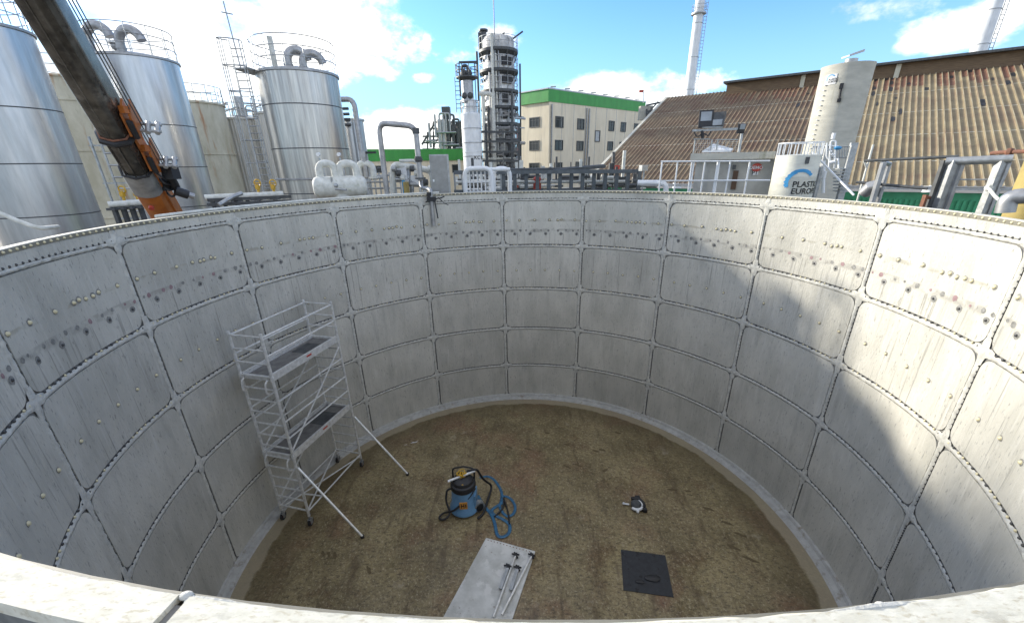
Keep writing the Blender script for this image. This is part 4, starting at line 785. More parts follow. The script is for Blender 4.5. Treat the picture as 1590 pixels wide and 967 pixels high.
nr = int(LR/pitch); xs = [(i*pitch+a, h) for i in range(nr) for a, h in prof]
for k in range(rows+1):
    vs += [rpt(s, k, h) for s, h in xs]
m_ = len(xs); cut = 5*int(SPL/pitch); vs_ = vs
for nm_, ia, ib, mm_ in (('old_roof', 0, cut, mt_roof_old), ('roof', cut, m_-1, mt_roof)):
    b = MB(); b.add(vs_, [(k*m_+i, (k+1)*m_+i, (k+1)*m_+i+1, k*m_+i+1) for k in range(rows) for i in range(ia, ib)]); obj(nm_, b, mm_, t, smooth=0)
for ia, ib, mm_ in ((0, int(SPL/pitch), mat('brown roof rib', (.30, .225, .135), (.16, .115, .07), rough=.85, scale=.9)), (int(SPL/pitch), nr, mat('pale roof rib', (.43, .37, .24), (.26, .20, .12), rough=.85, scale=.9, spots=[((.22, .13, .085), .5, (1, 1, 1), .55, .68, .7)]))):
    b = MB()
    for i in range(ia, ib):
        s_ = i*pitch+.255; q = [rpt(s_-.02, 0, .053), rpt(s_+.02, 0, .053), rpt(s_+.02, rows, .053), rpt(s_-.02, rows, .053)]; b.poly(q, .012, Vector((0, 0, 1)))
    obj('roof_rib', b, mm_, t, smooth=0, kind='stuff')
b = MB(); C1 = C0+u_*LR; back = [C0, C1, C1-nv*14, C0-nv*14]; b.add([Vector((C0.x, C0.y, ZR)), Vector((C1.x, C1.y, ZR)), Vector((C1.x-nv.x*14, C1.y-nv.y*14, ZR-5)), Vector((C0.x-nv.x*14, C0.y-nv.y*14, ZR-5))], [(0, 1, 2, 3)]); obj('rear_roof', b, mt_roof, t, smooth=0)
b = MB(); e0 = E0+u_*.2-nv*.5; e1 = e0+u_*(LR-.4); prism(b, [e0, e1, e1+(-nv)*.3, e0+(-nv)*.3], ZF, ZE-.35); obj('eaves_wall', b, mt_greend, t, smooth=0)
b = MB()
for i in range(int((LR-.6)/.22)):
    p = e0+u_*(.1+.22*i)+nv*.0; b.box((p.x+nv.x*.04, p.y+nv.y*.04, (ZF+ZE-.7)/2), (.11, .07, ZE-.7-ZF), Matrix.Rotation(rad(-35), 3, 'Z'))
obj('green_sheeting', b, mt_greend, t, smooth=0)
b = MB(); b.bar(Vector((E0.x, E0.y, ZE-.10))+u_*0, Vector((E0.x, E0.y, ZE-.10))+u_*LR, .14, .16); obj('gutter', b, mt_duct, t)
b = MB(); b.bar(Vector((C0.x, C0.y, ZR+.02)), Vector((E0.x, E0.y, ZE+.02)), .25, .12); 
g0 = [C0, E0]; b.add([Vector((C0.x, C0.y, ZR-.1)), Vector((E0.x, E0.y, ZE-.1)), Vector((E0.x, E0.y, ZF)), Vector((C0.x, C0.y, ZF))], [(0, 1, 2, 3)]); obj('gable_wall', b, mt_conc, t, smooth=0)
# raised ridge monitor
s0 = None
for s_ in np.arange(0, 30, .05):
    p = C0+u_*float(s_)
    if math.atan2(p.x-CAM.x, p.y-CAM.y) > azd(1129, 150): s0 = float(s_); break
b = MB(); a_ = C0+u_*s0+nv*.9; e_ = C0+u_*(LR+.2)+nv*.9; prism(b, [a_, e_, e_-nv*3, a_-nv*3], ZR-.5, ZR+.50); mo = obj('ridge_monitor', b, mt_brick, t, smooth=0)
b = MB(); a2 = a_-u_*.25+nv*.45; e2 = e_+nv*.45; prism(b, [a2, e2, e2-nv*4, a2-nv*4], ZR+.503, ZR+.66); obj('monitor_roof', b, mt_dark, mo, smooth=0)
for px in (1247, 1390, 1585):
    for s_ in np.arange(0, 45, .05):
        p = C0+u_*float(s_)+nv*.9
        if math.atan2(p.x-CAM.x, p.y-CAM.y) > azd(px, 120): break
    b = MB(); b.box((p.x+nv.x*.06, p.y+nv.y*.06, ZR+.0), (.30, .12, .98), Matrix.Rotation(rad(-35), 3, 'Z')); obj('batten', b, mt_beige, mo, smooth=0)
b = MB(); rr2 = [((s_, k)) for s_ in range(2)]
def rp2(s, tt, h): return Vector((C0.x+u_.x*s+nv.x*WD*tt, C0.y+u_.y*s+nv.y*WD*tt, ZR+(ZE-ZR)*tt+h))
for tt in (.24, .44, .64, .84): b.add([rp2(0, tt, .005), rp2(LR, tt, .005), rp2(LR, tt+.004, .006), rp2(0, tt+.004, .006)], [(0, 1, 2, 3)])
obj('sheet_lap', b, mt_beige, t, smooth=0)
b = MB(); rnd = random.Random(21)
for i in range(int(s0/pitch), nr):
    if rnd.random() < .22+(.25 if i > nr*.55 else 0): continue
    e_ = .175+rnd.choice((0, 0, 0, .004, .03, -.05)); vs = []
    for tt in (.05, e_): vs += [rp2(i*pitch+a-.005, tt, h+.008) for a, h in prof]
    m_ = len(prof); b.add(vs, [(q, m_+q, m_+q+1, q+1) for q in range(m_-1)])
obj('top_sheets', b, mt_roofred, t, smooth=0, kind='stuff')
b = MB()
for k in range(90):
    s_ = rnd.uniform(s0+6, LR-8); tt = .05+.45*rnd.random()**1.6
    if k < 10: s_ = 17.5+rnd.uniform(-1.2, 1.2)
    elif k < 50: s_ = 26+rnd.uniform(-2.5, 2.5)
    w_ = rnd.uniform(.06, .20); hh = rnd.uniform(.008, .03); n = 9; i = int(s_/pitch); s_ = i*pitch+.10
    b.add([rp2(s_+w_*cos(2*pi*q/n)*rnd.uniform(.7, 1.2), tt+hh*sin(2*pi*q/n)*rnd.uniform(.6, 1.3), .022) for q in range(n)], [tuple(range(n))])
obj('roof_hole', b, mt_black, t, smooth=0, kind='stuff')
# small steel platform frame left of the roof, behind the beige building
t = thing('steel_gantry', 'small dark steel gantry between the beige building and the brown roof', 'gantry', at(1010, 180, 62)); b = MB()
for x in (1004, 1011, 1021, 1031): b.bar(at(x, 215, 62), at(x, 160+(1031-x)*.35, 62), .2)
for y in (160, 170, 182): b.bar(at(1003, y+4, 62), at(1032, y-2, 62), .18)
b.bar(at(1003, 180, 62), at(1022, 158, 62), .15); obj('frame', b, mt_dark, t); b = MB(); b.box(at(1002, 176, 63), (1.6, 1, 1.6)); obj('equipment_box', b, mt_conc, t)
t = thing('weather_mast', 'thin mast with a small flag shape above the green parapet', 'mast', at(1000, 160, 64)); b = MB(); b.pipe([at(999, 160, 66), at(999, 142, 66)], .05, 6); obj('pole', b, mt_steel, t); b = MB(); b.box(at(996, 142, 66), (.6, .1, .3)); obj('vane', b, mt_redp, t)
# ------------------------------------------------ concrete silo with small white tank
Ds = 26.5; a0, a1 = azd(1247, 215), azd(1327, 215); rs = Ds*sin((a1-a0)/2)*.98; pc = polar((a0+a1)/2+.003, Ds, ZF); Zs = at(1312, 102, Ds-rs*.2).z
t = thing('concrete_silo', 'weathered pale concrete silo standing against the brown roof', 'silo', pc)
b = MB(); hh = Zs-ZF; prof = [(rs, 0)]
for k in range(1, 40): z = hh*k/40; prof += [(rs, z)]
prof += [(rs*1.01, hh-.1), (rs*1.02, hh), (rs*.9, hh+.02), (0, hh+.05)]; b.lathe(pc, prof, 64); obj('shell', b, mt_conc, t, smooth=40)
b = MB(); q = pc+Vector((-.05, -.2, hh)); b.cyl(q, .24, .22, 20); b.add([q+Vector((x*.30, y*.25, .28+(.10 if x > 0 else 0)*1.6)) for x, y in ((-1, -1), (1, -1), (1, 1), (-1, 1))]+[q+Vector((x*.30, y*.25, .34+(.10 if x > 0 else 0)*2)) for x, y in ((-1, -1), (1, -1), (1, 1), (-1, 1))], [(3, 2, 1, 0), (4, 5, 6, 7), (0, 1, 5, 4), (1, 2, 6, 5), (2, 3, 7, 6), (3, 0, 4, 7)]); obj('vent_hood', b, mt_duct, t)
toc_ = math.atan2(CAM.y-pc.y, CAM.x-pc.x); ang = toc_+.25
def onc(a, z, k=1.012, r=rs, c=pc): return Vector((c.x+cos(a)*r*k, c.y+sin(a)*r*k, z))
z0 = at(1298, 135, Ds-rs).z; b = MB(); b.box(onc(toc_-.06, z0), (.16, .14, .22), Matrix.Rotation(toc_, 3, 'Z')); b.pipe([onc(toc_-.06, z0, 1.05), onc(toc_-.03, z0-.5, 1.04)], .045, 8); b.box(onc(toc_-.02, z0-.55), (.12, .14, .14), Matrix.Rotation(toc_, 3, 'Z')); obj('outlet_fitting', b, mt_black, t)
b = MB()
for k in range(16): z = at(1268, 190, Ds-rs).z-1.5+k*.2; a = toc_+ -.72+ (.0); b.pipe([onc(a-.03, z, 1.05), onc(a+.03, z, 1.05)], .025, 6)
obj('step_iron', b, mt_white, t)
def logo(c, r, atoc, zc, sc, par, ext=.012):
    """blue swirl and black words painted round the cylinder; x runs to the viewer's right"""
    def P(x, y, o=.0): a = atoc+x/r; return Vector((c.x+cos(a)*(r+ext+o), c.y+sin(a)*(r+ext+o), zc+y))
    b = MB(); n = 20
    for (r0_, r1_, s_, e_) in ((.36, .47, 35, 128), (.33, .46, 110, 205)):
        vs = []
        for k in range(n+1):
            a = rad(s_+(e_-s_)*k/n); q = 1+.05*sin(k*1.9); vs += [P(r0_*sc*cos(a), r0_*sc*sin(a)*.95+.05*sc), P(r1_*q*sc*cos(a), r1_*sc*sin(a)*.95+.05*sc)]
        b.add(vs, [(2*k, 2*k+1, 2*k+3, 2*k+2) for k in range(n)])
    obj('swirl_emblem', b, mt_logo, par, smooth=0)
    b = MB()
    for s_, y in (('PLASTIC', -.10), ('EUROPE', -.33)):
        vs, fs = text_mesh(s_, .27*sc); b.add([P(-.20*sc+x*1.0, y*sc+yy) for x, yy, _ in vs], fs)
    obj('lettering', b, mt_ink, par, smooth=0)
# banner on the concrete silo
b = MB(); zb = at(1281, 124, Ds-rs).z; aa = toc_-.55
for i in range(8): a = aa-.24+.06*i; b.add([onc(a, zb-.20, 1.016), onc(a+.06, zb-.20, 1.016), onc(a+.06, zb+.20, 1.016), onc(a, zb+.20, 1.016)], [(0, 1, 2, 3)])
sg = obj('sign_banner', b, mt_plain, t, smooth=0); logo(pc, rs, aa, zb+.0, .40, sg, ext=.025)
# small white tank
D2 = 15.2; a0, a1 = azd(1199, 270), azd(1270, 268); r2 = D2*sin((a1-a0)/2); p2 = polar((a0+a1)/2, D2, ZF); z2 = at(1245, 241, D2-r2*.6).z
t = thing('white_tank', 'small cream white tank with a blue swirl emblem and black letters', 'tank', p2)
b = MB(); hh = z2-ZF; b.lathe(p2, [(r2, 0), (r2, hh*.93), (r2+.004, hh*.932), (r2, hh*.934), (r2, hh), (r2-.05, hh+.01), (0, hh+.03)], 64); obj('shell', b, mat('cream tank paint', (.66, .65, .56), (.56, .55, .48), rough=.6, scale=3, stretch=(1, 1, 3)), t, smooth=30)
t2 = math.atan2(CAM.y-p2.y, CAM.x-p2.x); logo(p2, r2, t2+.30, at(1242, 286, D2-r2).z, .80, t)
b = MB(); q = onc(t2+.42, at(1255, 249, D2-r2).z, 1.01, r2, p2); b.box(q, (.05, .09, .17), Matrix.Rotation(t2+.42, 3, 'Z')); obj('fitting', b, mt_dark, t)
b = MB(); rail_ring(b, (p2.x, p2.y), r2*.98, .32, z2, 20, t=.015, mid=0); obj('guard_rail', b, mt_white, t)
# stair tower and pipework between the two
t = thing('stair_tower', 'narrow white steel stair with pipes beside the small white tank', 'stairs', at(1300, 290, 17)); b = MB()
for x in (1283, 1322): p = at(x, 230, 17); b.bar((p.x, p.y, ZF), (p.x, p.y, at(x, 226, 17).z), .09)
for y in (228, 245): b.pipe([at(1262, y, 17), at(1318, y, 17)], .02, 6)
for k in range(14): b.pipe([at(1264+4*k, 228, 17), at(1264+4*k, 245, 17)], .014, 5)
obj('railing', b, mt_steel, t)
b = MB(); p = at(1318, 255, 17.1); q = at(1323, 222, 17.1); b.bar((p.x, p.y, -3), (p.x, p.y, q.z), .22, .06); obj('stringer', b, mt_steel, t)
for k in range(8): b = MB(); p = at(1306, 262+5*k, 17); b.box(p, (.30, .3, .03)); obj('tread', b, mt_steel, t)
b = MB(); b.bar(at(1262, 237, 16), at(1326, 303, 14.2), .035); obj('diagonal_strut', b, mt_white, t)
b = MB(); b.pipe([at(1287, 262, 16.5), at(1290, 219, 16.5), at(1298, 219, 16.5), at(1295, 262, 16.5)], .028, 8, bend=.08); b.cyl(at(1293, 216, 16.5), .05, .16, 10); b.pipe([at(1286, 226, 16.5), at(1302, 228, 16.5)], .025, 8); b.pipe([at(1288, 240, 16.4), at(1297, 241, 16.4)], .022, 8); b.pipe([at(1284, 222, 16.5), at(1283, 245, 16.5), at(1290, 250, 16.5)], .02, 8, bend=.08); b.pipe([at(1301, 246, 16.5), at(1302, 262, 16.3)], .02, 8);
for k in range(5): b.pipe([at(1287+k*2.4, 232+4*k, 16.4), at(1289+k*2.4, 232+4*k, 16.4)], .045, 8)
b.pipe([at(1278, 300, 16), at(1279, 250, 16)], .045, 8); b.cyl(at(1278, 277, 16), .06, .2, 10)
b.pipe([at(1288, 253, 16.4), at(1297, 251, 16.4)], .05, 10); obj('white_pipework', b, mt_white, t); b = MB(); b.ico(at(1301, 230, 16.5), .07, (1.6, 1, .8), 10, 6); obj('blue_valve', b, mt_logo, t)
# ------------------------------------------------ control kiosk
Dk = 15.6; t = thing('control_kiosk', 'pale control hut with concrete roof slab, rails in front and red sign', 'hut', at(1135, 290, Dk))
p = at(1076, 288, Dk); q = at(1196, 288, Dk+.1); zt = at(1135, 248, Dk).z; b = MB(); quad_wall(b, p, q, -3, zt, 2.6); obj('wall', b, mat('grey hut render', (.42, .41, .37), (.33, .32, .29), rough=.8, scale=2.5), t, smooth=0)
b = MB(); p_ = at(1072, 245, Dk-.25); q_ = at(1203, 245, Dk-.2); zs = at(1135, 237, Dk-.2).z; quad_wall(b, p_, q_, zt+.003, zs, 3.0); obj('roof_slab', b, mt_conc, t, smooth=0)
P0, P1 = Vector((p.x, p.y, 0)), Vector((q.x, q.y, 0))
def face(x0, x1, y0, y1, nm, mm, th=.06, par=None):
    d = (P1-P0).normalized(); n = Vector((d.y, -d.x, 0))
    def hit(x, y): r = ray(x, y); k = (P0-CAM).dot(n)/r.dot(n); return CAM+r*k
    a = hit(x0, y1); c = hit(x1, y0); m_ = (a+c)/2+n*th/2; b = MB(); w_ = (Vector((c.x, c.y, 0))-Vector((a.x, a.y, 0))).length; b.box((m_.x, m_.y, (a.z+c.z)/2), (w_, th, c.z-a.z), Matrix.Rotation(math.atan2(d.y, d.x), 3, 'Z')); return obj(nm, b, mm, par or t, smooth=0), m_+n*th/2, Matrix.Rotation(math.atan2(d.y, d.x), 3, 'Z'), w_, n
dj = face(1134, 1147, 265, 294, 'door', mt_wood, .05); face(1096, 1101, 256, 294, 'corner_post', mt_duct, .04); face(1137, 1143, 256, 263, 'door_lamp', mt_dark, .12)
def ell(x0, x1, y0, y1):
    _, m_, Rz, w_, n = face(x0, x1, y0, y1, 'sign_backing', mt_steel, .02); return m_, Rz, w_, n
m_, Rz, w_, n = ell(1168, 1182, 258, 262); h_ = .24
b = MB(); b.poly([m_+Rz @ Vector((cos(a)*w_*.62, 0, sin(a)*h_*.5)) for a in np.linspace(0, 2*pi, 25)[:-1]], .03, n); ov = obj('oval_sign', b, mt_redp, t, smooth=0)
vs, fs = text_mesh('DEMO', .13); b = MB(); b.add([m_+n*.035+Rz @ Vector((x-.20, 0, y-.05)) for x, y, _ in vs], fs); obj('lettering', b, mt_plain, ov, smooth=0)
r_ = face(1168, 1178, 265, 272, 'notice_sign', mt_plain, .03); vs, fs = text_mesh('P1', .16); b = MB(); b.add([r_[1]+r_[4]*.004+r_[2] @ Vector((x-.10, 0, y-.05)) for x, y, _ in vs], fs); obj('lettering', b, mt_ink, r_[0], smooth=0)
t = thing('white_handrail', 'white painted handrail running in front of the control hut', 'railing', at(1110, 296, 14.4)); b = MB()
for y in (251, 281): b.pipe([at(1026, y, 14.4), at(1196, y-1, 14.4)], .022, 6)
for x in (1026, 1050, 1072, 1075, 1092, 1113, 1131, 1161): s_ = at(x, 270, 14.4); b.pipe([(s_.x, s_.y, -1), (s_.x, s_.y, at(x, 251, 14.4).z)], .024 if x != 1113 else .05, 8)
obj('rails', b, mt_white, t)
# roof cage with lamps
t = thing('roof_cage', 'mesh sided cage with a white sheet inside on the roof of the control hut', 'cage', at(1105, 237, Dk)); b = MB(); zb = zs
for x in (1077, 1103, 1112, 1147): s_ = at(x, 235, Dk+.3); b.bar((s_.x, s_.y, zb), (s_.x, s_.y, at(x, 216, Dk).z), .035)
for (xa, xb, y) in ((1077, 1103, 216), (1112, 1147, 217)): b.bar(at(xa, y, Dk+.3), at(xb, y, Dk+.3), .03)
obj('frame', b, mt_steel, t)
b = MB()
for (xa, xb) in ((1077, 1103), (1103, 1147)):
    for k in range(0, 9):
        x = xa+(xb-xa)*k/8; s_ = at(x, 235, Dk+.32); b.bar((s_.x, s_.y, zb), (s_.x, s_.y, at(x, 217, Dk+.32).z), .006)
    for k in range(6): y = 217+3.2*k; b.bar(at(xa, y, Dk+.33), at(xb, y, Dk+.33), .006)
obj('mesh_infill', b, mt_steel, t)
b = MB(); A_ = [at(1090, 237, Dk+.2), at(1108, 225, Dk+.8), at(1138, 233, Dk+.8), at(1135, 236, Dk+.2)]; b.poly(A_, .04, Vector((0, 0, 1))); sh = obj('sheet', b, mt_white, None, loc=A_[0], smooth=0); tag(sh, 'crumpled pale sheet lying inside the cage on the hut roof', 'sheet')
t = thing('floodlight_mast', 'grey mast arm carrying three floodlights above the control hut', 'floodlight', at(1147, 236, Dk)); b = MB()
s_ = at(1147, 236, Dk+.1); b.bar((s_.x, s_.y, zb), (s_.x, s_.y, at(1147, 203, Dk).z), .06); b.bar(at(1075, 203, Dk), at(1150, 200, Dk), .07, .06); b.bar(at(1090, 198, Dk), at(1122, 198, Dk), .2, .03); obj('arm', b, mt_steel, t)
b = MB(); b.pipe([at(1078, 205, Dk), at(1082, 214, Dk), at(1092, 206, Dk), at(1100, 212, Dk), at(1104, 204, Dk)], .018, 6, bend=.1); b.pipe([at(1090, 203, Dk), at(1091, 215, Dk)], .05, 8); obj('cable', b, mt_black, t)
for i, (x, y, w_, h_, rz_, mm) in enumerate(((1096, 185, .40, .50, .1, mt_black), (1115, 186, .38, .42, -.25, mt_dark), (1151, 200, .20, .26, .5, mt_black))):
    c_ = at(x, y, Dk); Rm = Matrix.Rotation(-azd(x, y)+rz_, 3, 'Z') @ Matrix.Rotation(rad(-18 if i < 2 else 10), 3, 'X'); b = MB(); b.box(c_, (w_, .09, h_), Rm); b.box(c_+Rm @ Vector((0, .07, 0)), (w_*.7, .06, h_*.6), Rm); fl = obj('lamp_head', b, mm, t, smooth=0); b = MB(); b.box(c_+Rm @ Vector((0, -.05, (.06 if i != 1 else -.1))), (w_*.78, .012, h_*(.55 if i != 1 else .4)), Rm); obj('lamp_glass', b, mt_glassl, fl, smooth=0)
# ------------------------------------------------ dark pipe rack along the far rim
Dr = 17; t = thing('pipe_rack', 'long low rack of slate painted steel posts and beams behind the far rim', 'rack', at(870, 290, Dr))
b = MB(); b.bar(at(705, 268, Dr), at(996, 266, Dr+1), .16, .14); b.bar(at(705, 297, Dr), at(996, 296, Dr+1), .10, .1); obj('beam', b, mt_rack, t)
for k in range(13): x = 782+k*17.5; p = at(min(x, 994), 280, Dr+k/13); b = MB(); b.bar((p.x, p.y, -2), (p.x, p.y, at(x, 266.5, Dr+k/13).z), .14, .14); obj('post', b, mt_rack, t, smooth=0)
for k in range(7): x = 706+k*12; p = at(x, 280, Dr); b = MB(); b.bar((p.x, p.y, -2), (p.x, p.y, at(x, 268, Dr).z), .06, .06); obj('post', b, mt_steel, t, smooth=0)
b = MB(); b.pipe([at(705, 283, Dr+.4), at(975, 282, Dr+1.4)], .06, 8); obj('cream_pipe', b, mt_wpipe, t)
b = MB(); b.pipe([at(760, 264, Dr+.8), at(875, 262, Dr+1.3), at(938, 257, Dr+1.6)], .05, 8); b.bar(at(860, 266, Dr+.7), at(938, 258.5, Dr+1.5), .3, .12); obj('cable_tray', b, mt_dark, t)
b = MB(); rnd = random.Random(4)
for k in range(70): p = at(rnd.uniform(700, 985), rnd.uniform(274, 296), Dr+rnd.uniform(1, 4)); dv = rnd.choice((Vector((1, 0, 0)), Vector((0, 0, 1)), Vector((1, .3, 0)))); b.pipe([p, p+dv*rnd.uniform(.3, 1.2)], rnd.uniform(.02, .10), 6)
obj('pipe_bundle', b, mt_dark, t, kind='stuff')
b = MB(); rnd = random.Random(14)
for k in range(40): p = at(rnd.uniform(700, 985), rnd.uniform(274, 296), Dr+rnd.uniform(1, 4)); dv = rnd.choice((Vector((1, 0, 0)), Vector((0, 0, 1)))); b.pipe([p, p+dv*rnd.uniform(.3, 1.0)], rnd.uniform(.03, .10), 6)
obj('pale_pipe_bundle', b, mt_wpipe, t, kind='stuff')
p = at(834, 286, Dr+.6); b = MB(); b.cyl(p-Vector((0, 0, .3)), .16, .5, 14); b.ico(p+Vector((0, 0, .2)), .16, (1, 1, .6), 12, 6); tag(obj('red_vessel', b, mt_redp, None, loc=p), 'small red vessel inside the dark pipe rack', 'vessel')
t = thing('floodlight', 'small floodlight on a short post at the right end of the dark rack', 'floodlight', at(999, 275, Dr)); b = MB(); p = at(999, 275, Dr); b.bar((p.x, p.y, -1), (p.x, p.y, at(999, 266, Dr).z), .05); obj('post', b, mt_steel, t); b = MB(); b.box(at(999, 261, Dr), (.26, .2, .2), Matrix.Rotation(.4, 3, 'Z')); obj('lamp_head', b, mt_steel, t)
b = MB(); b.box(at(954, 261, Dr+3), (.4, .25, .22)); tag(obj('warning_box', b, mt_redp, None, loc=at(954, 261, Dr+3)), 'little red and white box on the beam in front of the brown roof', 'box')
b = MB(); b.pipe([at(990, 284, 15.5), at(1028, 284, 15.5), at(1034, 288, 15.5), at(1034, 298, 15.5)], .09, 10, bend=.2); tag(obj('bent_pipe', b, mt_white, None, loc=at(1020, 284, 15.5)), 'white pipe with an elbow at the right end of the rack', 'pipe')
# ------------------------------------------------ right hand frames, yellow column, grey bend
Dq = 12.3; t = thing('portal_frame', 'heavy grey steel frame standing beyond the right rim', 'frame', at(1460, 300, Dq))
for (xa, ya, xb, yb, w_, mm, nm) in ((1446, 310, 1466, 249, .09, mt_dark, 'upright'), (1461, 310, 1481, 249, .15, mt_steel, 'upright'), (1474, 310, 1490, 252, .07, mt_duct, 'upright'), (1530, 318, 1560, 250, .15, mt_steel, 'upright'), (1540, 318, 1566, 252, .06, mt_duct, 'upright')):
    b = MB(); p = at(xa, ya, Dq); q = at(xa, yb, Dq); b.bar((p.x, p.y, -4), (p.x, p.y, at(xb, yb, Dq).z), w_, w_*.8); obj(nm, b, mm, t, smooth=0)
b = MB(); b.pipe([at(1468, 251, Dq), at(1572, 247, Dq)], .075, 12); obj('top_tube', b, mt_steel, t)
for y in (279, 291): b = MB(); b.pipe([at(1466, y, Dq), at(1560, y, Dq)], .014, 6); obj('wire_rail', b, mt_steel, t)
b = MB(); p = at(1442, 290, Dq-.1); b.bar((p.x, p.y, -.35), (p.x, p.y, .05), .05, .08); b.pipe([(p.x, p.y, .0), (p.x+.25, p.y, -.02)], .03, 8); obj('rusty_clamp', b, mt_rust, t)
t = thing('tube_barrier', 'barrier of thick grey tubes left of the heavy steel frame', 'barrier', at(1390, 300, 12.6)); b = MB()
b.pipe([at(1342, 250, 12.8), at(1488, 243, 12.4)], .030, 10); b.pipe([at(1330, 283, 13), at(1440, 293, 12.6)], .03, 10); obj('rail', b, mt_dark, t)
p = at(1358, 300, 12.7); b = MB(); b.pipe([(p.x, p.y, -2), (p.x, p.y, at(1358, 253, 12.7).z)], .06, 10); q = at(1367, 300, 13.1); b.pipe([(q.x, q.y, -2), (q.x, q.y, at(1367, 255, 13.1).z)], .05, 10); b.pipe([Vector((p.x, p.y, at(1358, 253, 12.7).z)), Vector((q.x, q.y, at(1367, 255, 13.1).z))], .05, 8); obj('post', b, mt_duct, t)
b = MB(); b.pipe([at(1342, 300, 13), at(1352, 290, 12.9), at(1362, 288, 12.9)], .13, 14); obj('thick_pipe', b, mt_duct, t)
b = MB(); p = at(1333, 305, 13.2); b.pipe([(p.x, p.y, -1), (p.x, p.y, at(1345, 225, 13.2).z)], .022, 8); b.pipe([(p.x, p.y, .55), (p.x-.1, p.y, .70)], .02, 6); tag(obj('thin_post', b, mt_wpipe, None, loc=(p.x, p.y, -1)), 'thin pale post standing right of the stair tower', 'post')
p = at(1610, 290, 11.4); b = MB(); b.lathe((p.x, p.y, 0), [(.26, ZF), (.26, at(1580, 246, 11.4).z), (.22, at(1580, 244, 11.4).z), (0, at(1580, 244, 11.4).z)], 24); tag(obj('yellow_column', b, mt_yelp, None, loc=(p.x, p.y, ZF)), 'weathered yellow column at the right edge of the frame', 'column')
b = MB(); b.pipe([at(1560, 330, 10.6), at(1566, 306, 10.6), at(1600, 304, 10.6), at(1620, 306, 10.6)], .12, 16, bend=.3); tag(obj('elbow_pipe', b, mt_duct, None, loc=at(1580, 310, 10.6), smooth=50), 'thick grey elbow pipe at the right edge below the yellow column', 'pipe')
b = MB(); b.pipe([at(1535, 292, 12), at(1545, 305, 11.6), at(1560, 318, 11.2)], .025, 8); b.ico(at(1535, 292, 12), .06); tag(obj('loose_tube', b, mt_wpipe, None, loc=at(1545, 305, 11.6)), 'pale loose tube leaning between the right frame and the rim', 'tube')
b = MB(); b.pipe([at(1540, 238, 13), at(1570, 236, 12.5), at(1640, 234, 12)], .035, 8); b.ico(at(1568, 236, 12.5), .07); tag(obj('rusty_tube', b, mt_rust, None, loc=at(1568, 236, 12.5)), 'rusty horizontal tube above the heavy steel frame at the right', 'tube')
# ================================================================== INSIDE THE TANK
ZS = ZF+.002
def F_(x, y, h=0.): p = atz(x, y, ZS); return Vector((p.x, p.y, ZS+h))
# scaffold
lA, lB, lC, lD = [Vector(q) for q in ((-6.06, .64, ZS), (-5.22, .41, ZS), (-4.78, 2.54, ZS), (-5.52, 2.67, ZS))]
# square the four legs up
ctr = (lA+lB+lC+lD)/4; ex = ((lB-lA)+(lC-lD)).normalized(); ey = Vector((-ex.y, ex.x, 0)); hw, hl = .40, 1.08
lA = ctr-ex*hw-ey*hl; lB = ctr+ex*hw-ey*hl; lC = ctr+ex*hw+ey*hl; lD = ctr-ex*hw+ey*hl
t = thing('scaffold_tower', 'tall aluminium mobile scaffold tower with two platforms against the left wall', 'scaffold', (ctr.x, ctr.y, ZS))
zt_ = -2.25; v = lambda p, z: Vector((p.x, p.y, z)); rt_ = .032
for p in (lA, lB, lC, lD):
    b = MB(); b.pipe([v(p, ZS+.28), v(p, zt_)], rt_, 8)
    for z in (-5.25, -3.25): b.pipe([v(p, z-.05), v(p, z+.05)], rt_*1.35, 8)
    obj('upright', b, mt_alu, t)
    b = MB(); b.pipe([v(p, ZS+.16), v(p, ZS+.50)], .020, 8); b.box(v(p, ZS+.17), (.08, .10, .05)); b.box(v(p, ZS+.12)+Vector((.03, 0, 0)), (.01, .08, .14)); b.box(v(p, ZS+.12)-Vector((.03, 0, 0)), (.01, .08, .14)); cs = obj('caster', b, mt_steel, t)
    b = MB(); b.pipe([v(p, ZS+.10)-Vector((.022, 0, 0)), v(p, ZS+.10)+Vector((.022, 0, 0))], .10, 18); obj('wheel', b, mt_black, cs); b = MB(); b.pipe([v(p, ZS+.10)-Vector((.026, 0, 0)), v(p, ZS+.10)+Vector((.026, 0, 0))], .045, 12); obj('wheel_hub', b, mt_redp, cs)
for p, q in ((lA, lB), (lD, lC)):
    z = ZS+.45
    while z < zt_: b = MB(); b.pipe([v(p, z), v(q, z)], .021, 6); obj('rung', b, mt_alu, t); z += .30
def brace(p, q, r_=.020): b = MB(); b.pipe([p, q], r_, 6); obj('brace', b, mt_alu, t)
for z in (-2.33, -2.75, -4.33, -4.75):
    for p, q in ((lA, lD), (lB, lC)): brace(v(p, z), v(q, z))
for p, q in ((lA, lD), (lB, lC)): brace(v(p, ZS+.42), v(q, ZS+.42))
brace(v(lB, -5.1), v(lC, -3.45)); brace(v(lA, -5.2), v(lD, -3.6)); brace(v(lA, -6.7), v(lD, -5.3)); brace(v(lB, ZS+.45), v(lD, ZS+.45)); brace(v(lA, -3.6), v(lD, -3.6)); brace(v(lA, -4.05), v(lD, -4.05)); brace(v(lA, ZS+.35), v(lC, ZS+.36)); brace(v(lB, -3.8), v(lC, -3.8))
